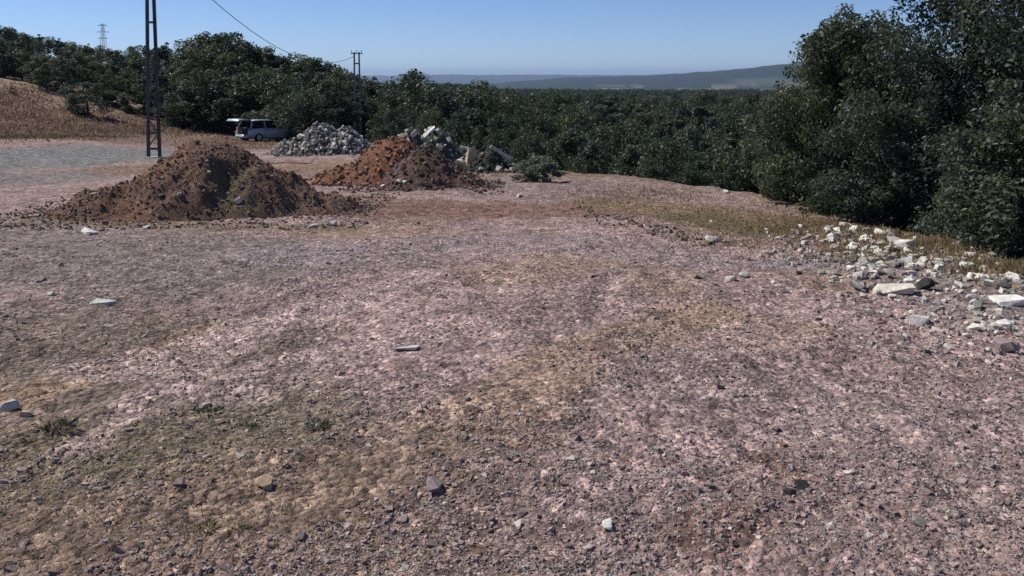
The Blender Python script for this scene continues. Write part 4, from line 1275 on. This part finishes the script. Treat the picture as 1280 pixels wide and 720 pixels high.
    link('windscreen', bm_mesh('windscreen', bm, M_GLASS), root)
    # rear seat, and a dark panel on the closed body standing for the shaded load space
    bm = bmesh.new(); add_box(bm, (-0.45, 0, 1.12), (0.16, 1.05, 0.5), None, 0.05)
    link('rear_seat', bm_mesh('rear_seat', bm, M_TRIM, True), root)
    bm = bmesh.new(); add_box(bm, (-1.985, 0, 0.62), (0.03, 1.18, 0.62), None, 0.012)
    link('opening_shade_panel', bm_mesh('opening_shade_panel', bm, M_TRIM), root)
    bm = bmesh.new(); add_box(bm, (-2.0, 0, 0.37), (0.16, 1.5, 0.22), None, 0.05)
    link('bumper', bm_mesh('bumper', bm, M_PAINT, True), root)
    bm = bmesh.new(); add_box(bm, (-2.088, 0, 0.40), (0.012, 0.5, 0.11))
    link('number_plate', bm_mesh('number_plate', bm, M_PLATE), root)
    # raised tailgate, hinged at the back of the roof
    tg = link('tailgate', None, root, loc=(-1.68, 0, 1.47))
    tg.rotation_euler = (0, R(3), 0)
    tst = [(0.0, [(0.02, -.02), (.55, -.03), (.57, 0.0), (.54, .03), (.02, .05)]), (-0.55, [(0.02, -.02), (.62, -.04), (.66, 0.0), (.62, .04), (.02, .06)]), (-0.98, [(0.02, -.06), (.66, -.08), (.70, -.04), (.66, 0.0), (.02, .02)]), (-1.1, [(0.02, -.16), (.62, -.17), (.66, -.15), (.62, -.12), (.02, -.10)])]
    link('tailgate_panel', loft(tst, M_PAINT, 'tailgate_panel'), tg)
    bm = bmesh.new(); add_box(bm, (-0.28, 0, 0.062), (0.42, 0.98, 0.012))
    link('rear_window', bm_mesh('rear_window', bm, M_GLASS), tg)
    for s in (-1, 1):
        bm = bmesh.new(); add_tube(bm, (-0.6, s * 0.6, -0.05), (-0.17, s * 0.68, -0.55), 0.014, 0.014, 6)
        link('gas_strut', bm_mesh('gas_strut', bm, M_TRIM), tg)
    return root
CXx, CYy = at_depth(334, 55.0)
car(CXx, CYy, R(52), 'blue-grey hatchback parked before the wood with its tailgate raised')
X, Y = at_depth(294, 55.0)
bm = bmesh.new(); add_box(bm, (0, 0, 0.26), (0.09, 0.06, 0.62), None, 0.012); add_box(bm, (0, 0, 0.585), (0.06, 0.04, 0.05), None, 0.01)
link('marker_stake', bm_mesh('marker_stake', bm, M_PLATE), label='short white stake in the ground behind the open car', cat='stake', loc=(X, Y, gz(X, Y)))

# ------------------------------------------------------------------ air
HZ = bpy.data.materials.new('air'); HZ.use_nodes = True
hn = HZ.node_tree.nodes; hn.clear()
ho = hn.new('ShaderNodeOutputMaterial'); hv = hn.new('ShaderNodeVolumePrincipled')
hv.inputs['Color'].default_value = (0.54, 0.72, 1.0, 1)
hv.inputs['Density'].default_value = 0.00006
hv.inputs['Anisotropy'].default_value = 0.3
HZ.node_tree.links.new(hv.outputs[0], ho.inputs['Volume'])
bm = bmesh.new(); add_box(bm, (0, 0, 0), (66000, 66000, 460))
hz = link('haze', bm_mesh('haze', bm, HZ), kind='stuff', label='thin bluish haze in the air', cat='haze', loc=(0, 0, 20))
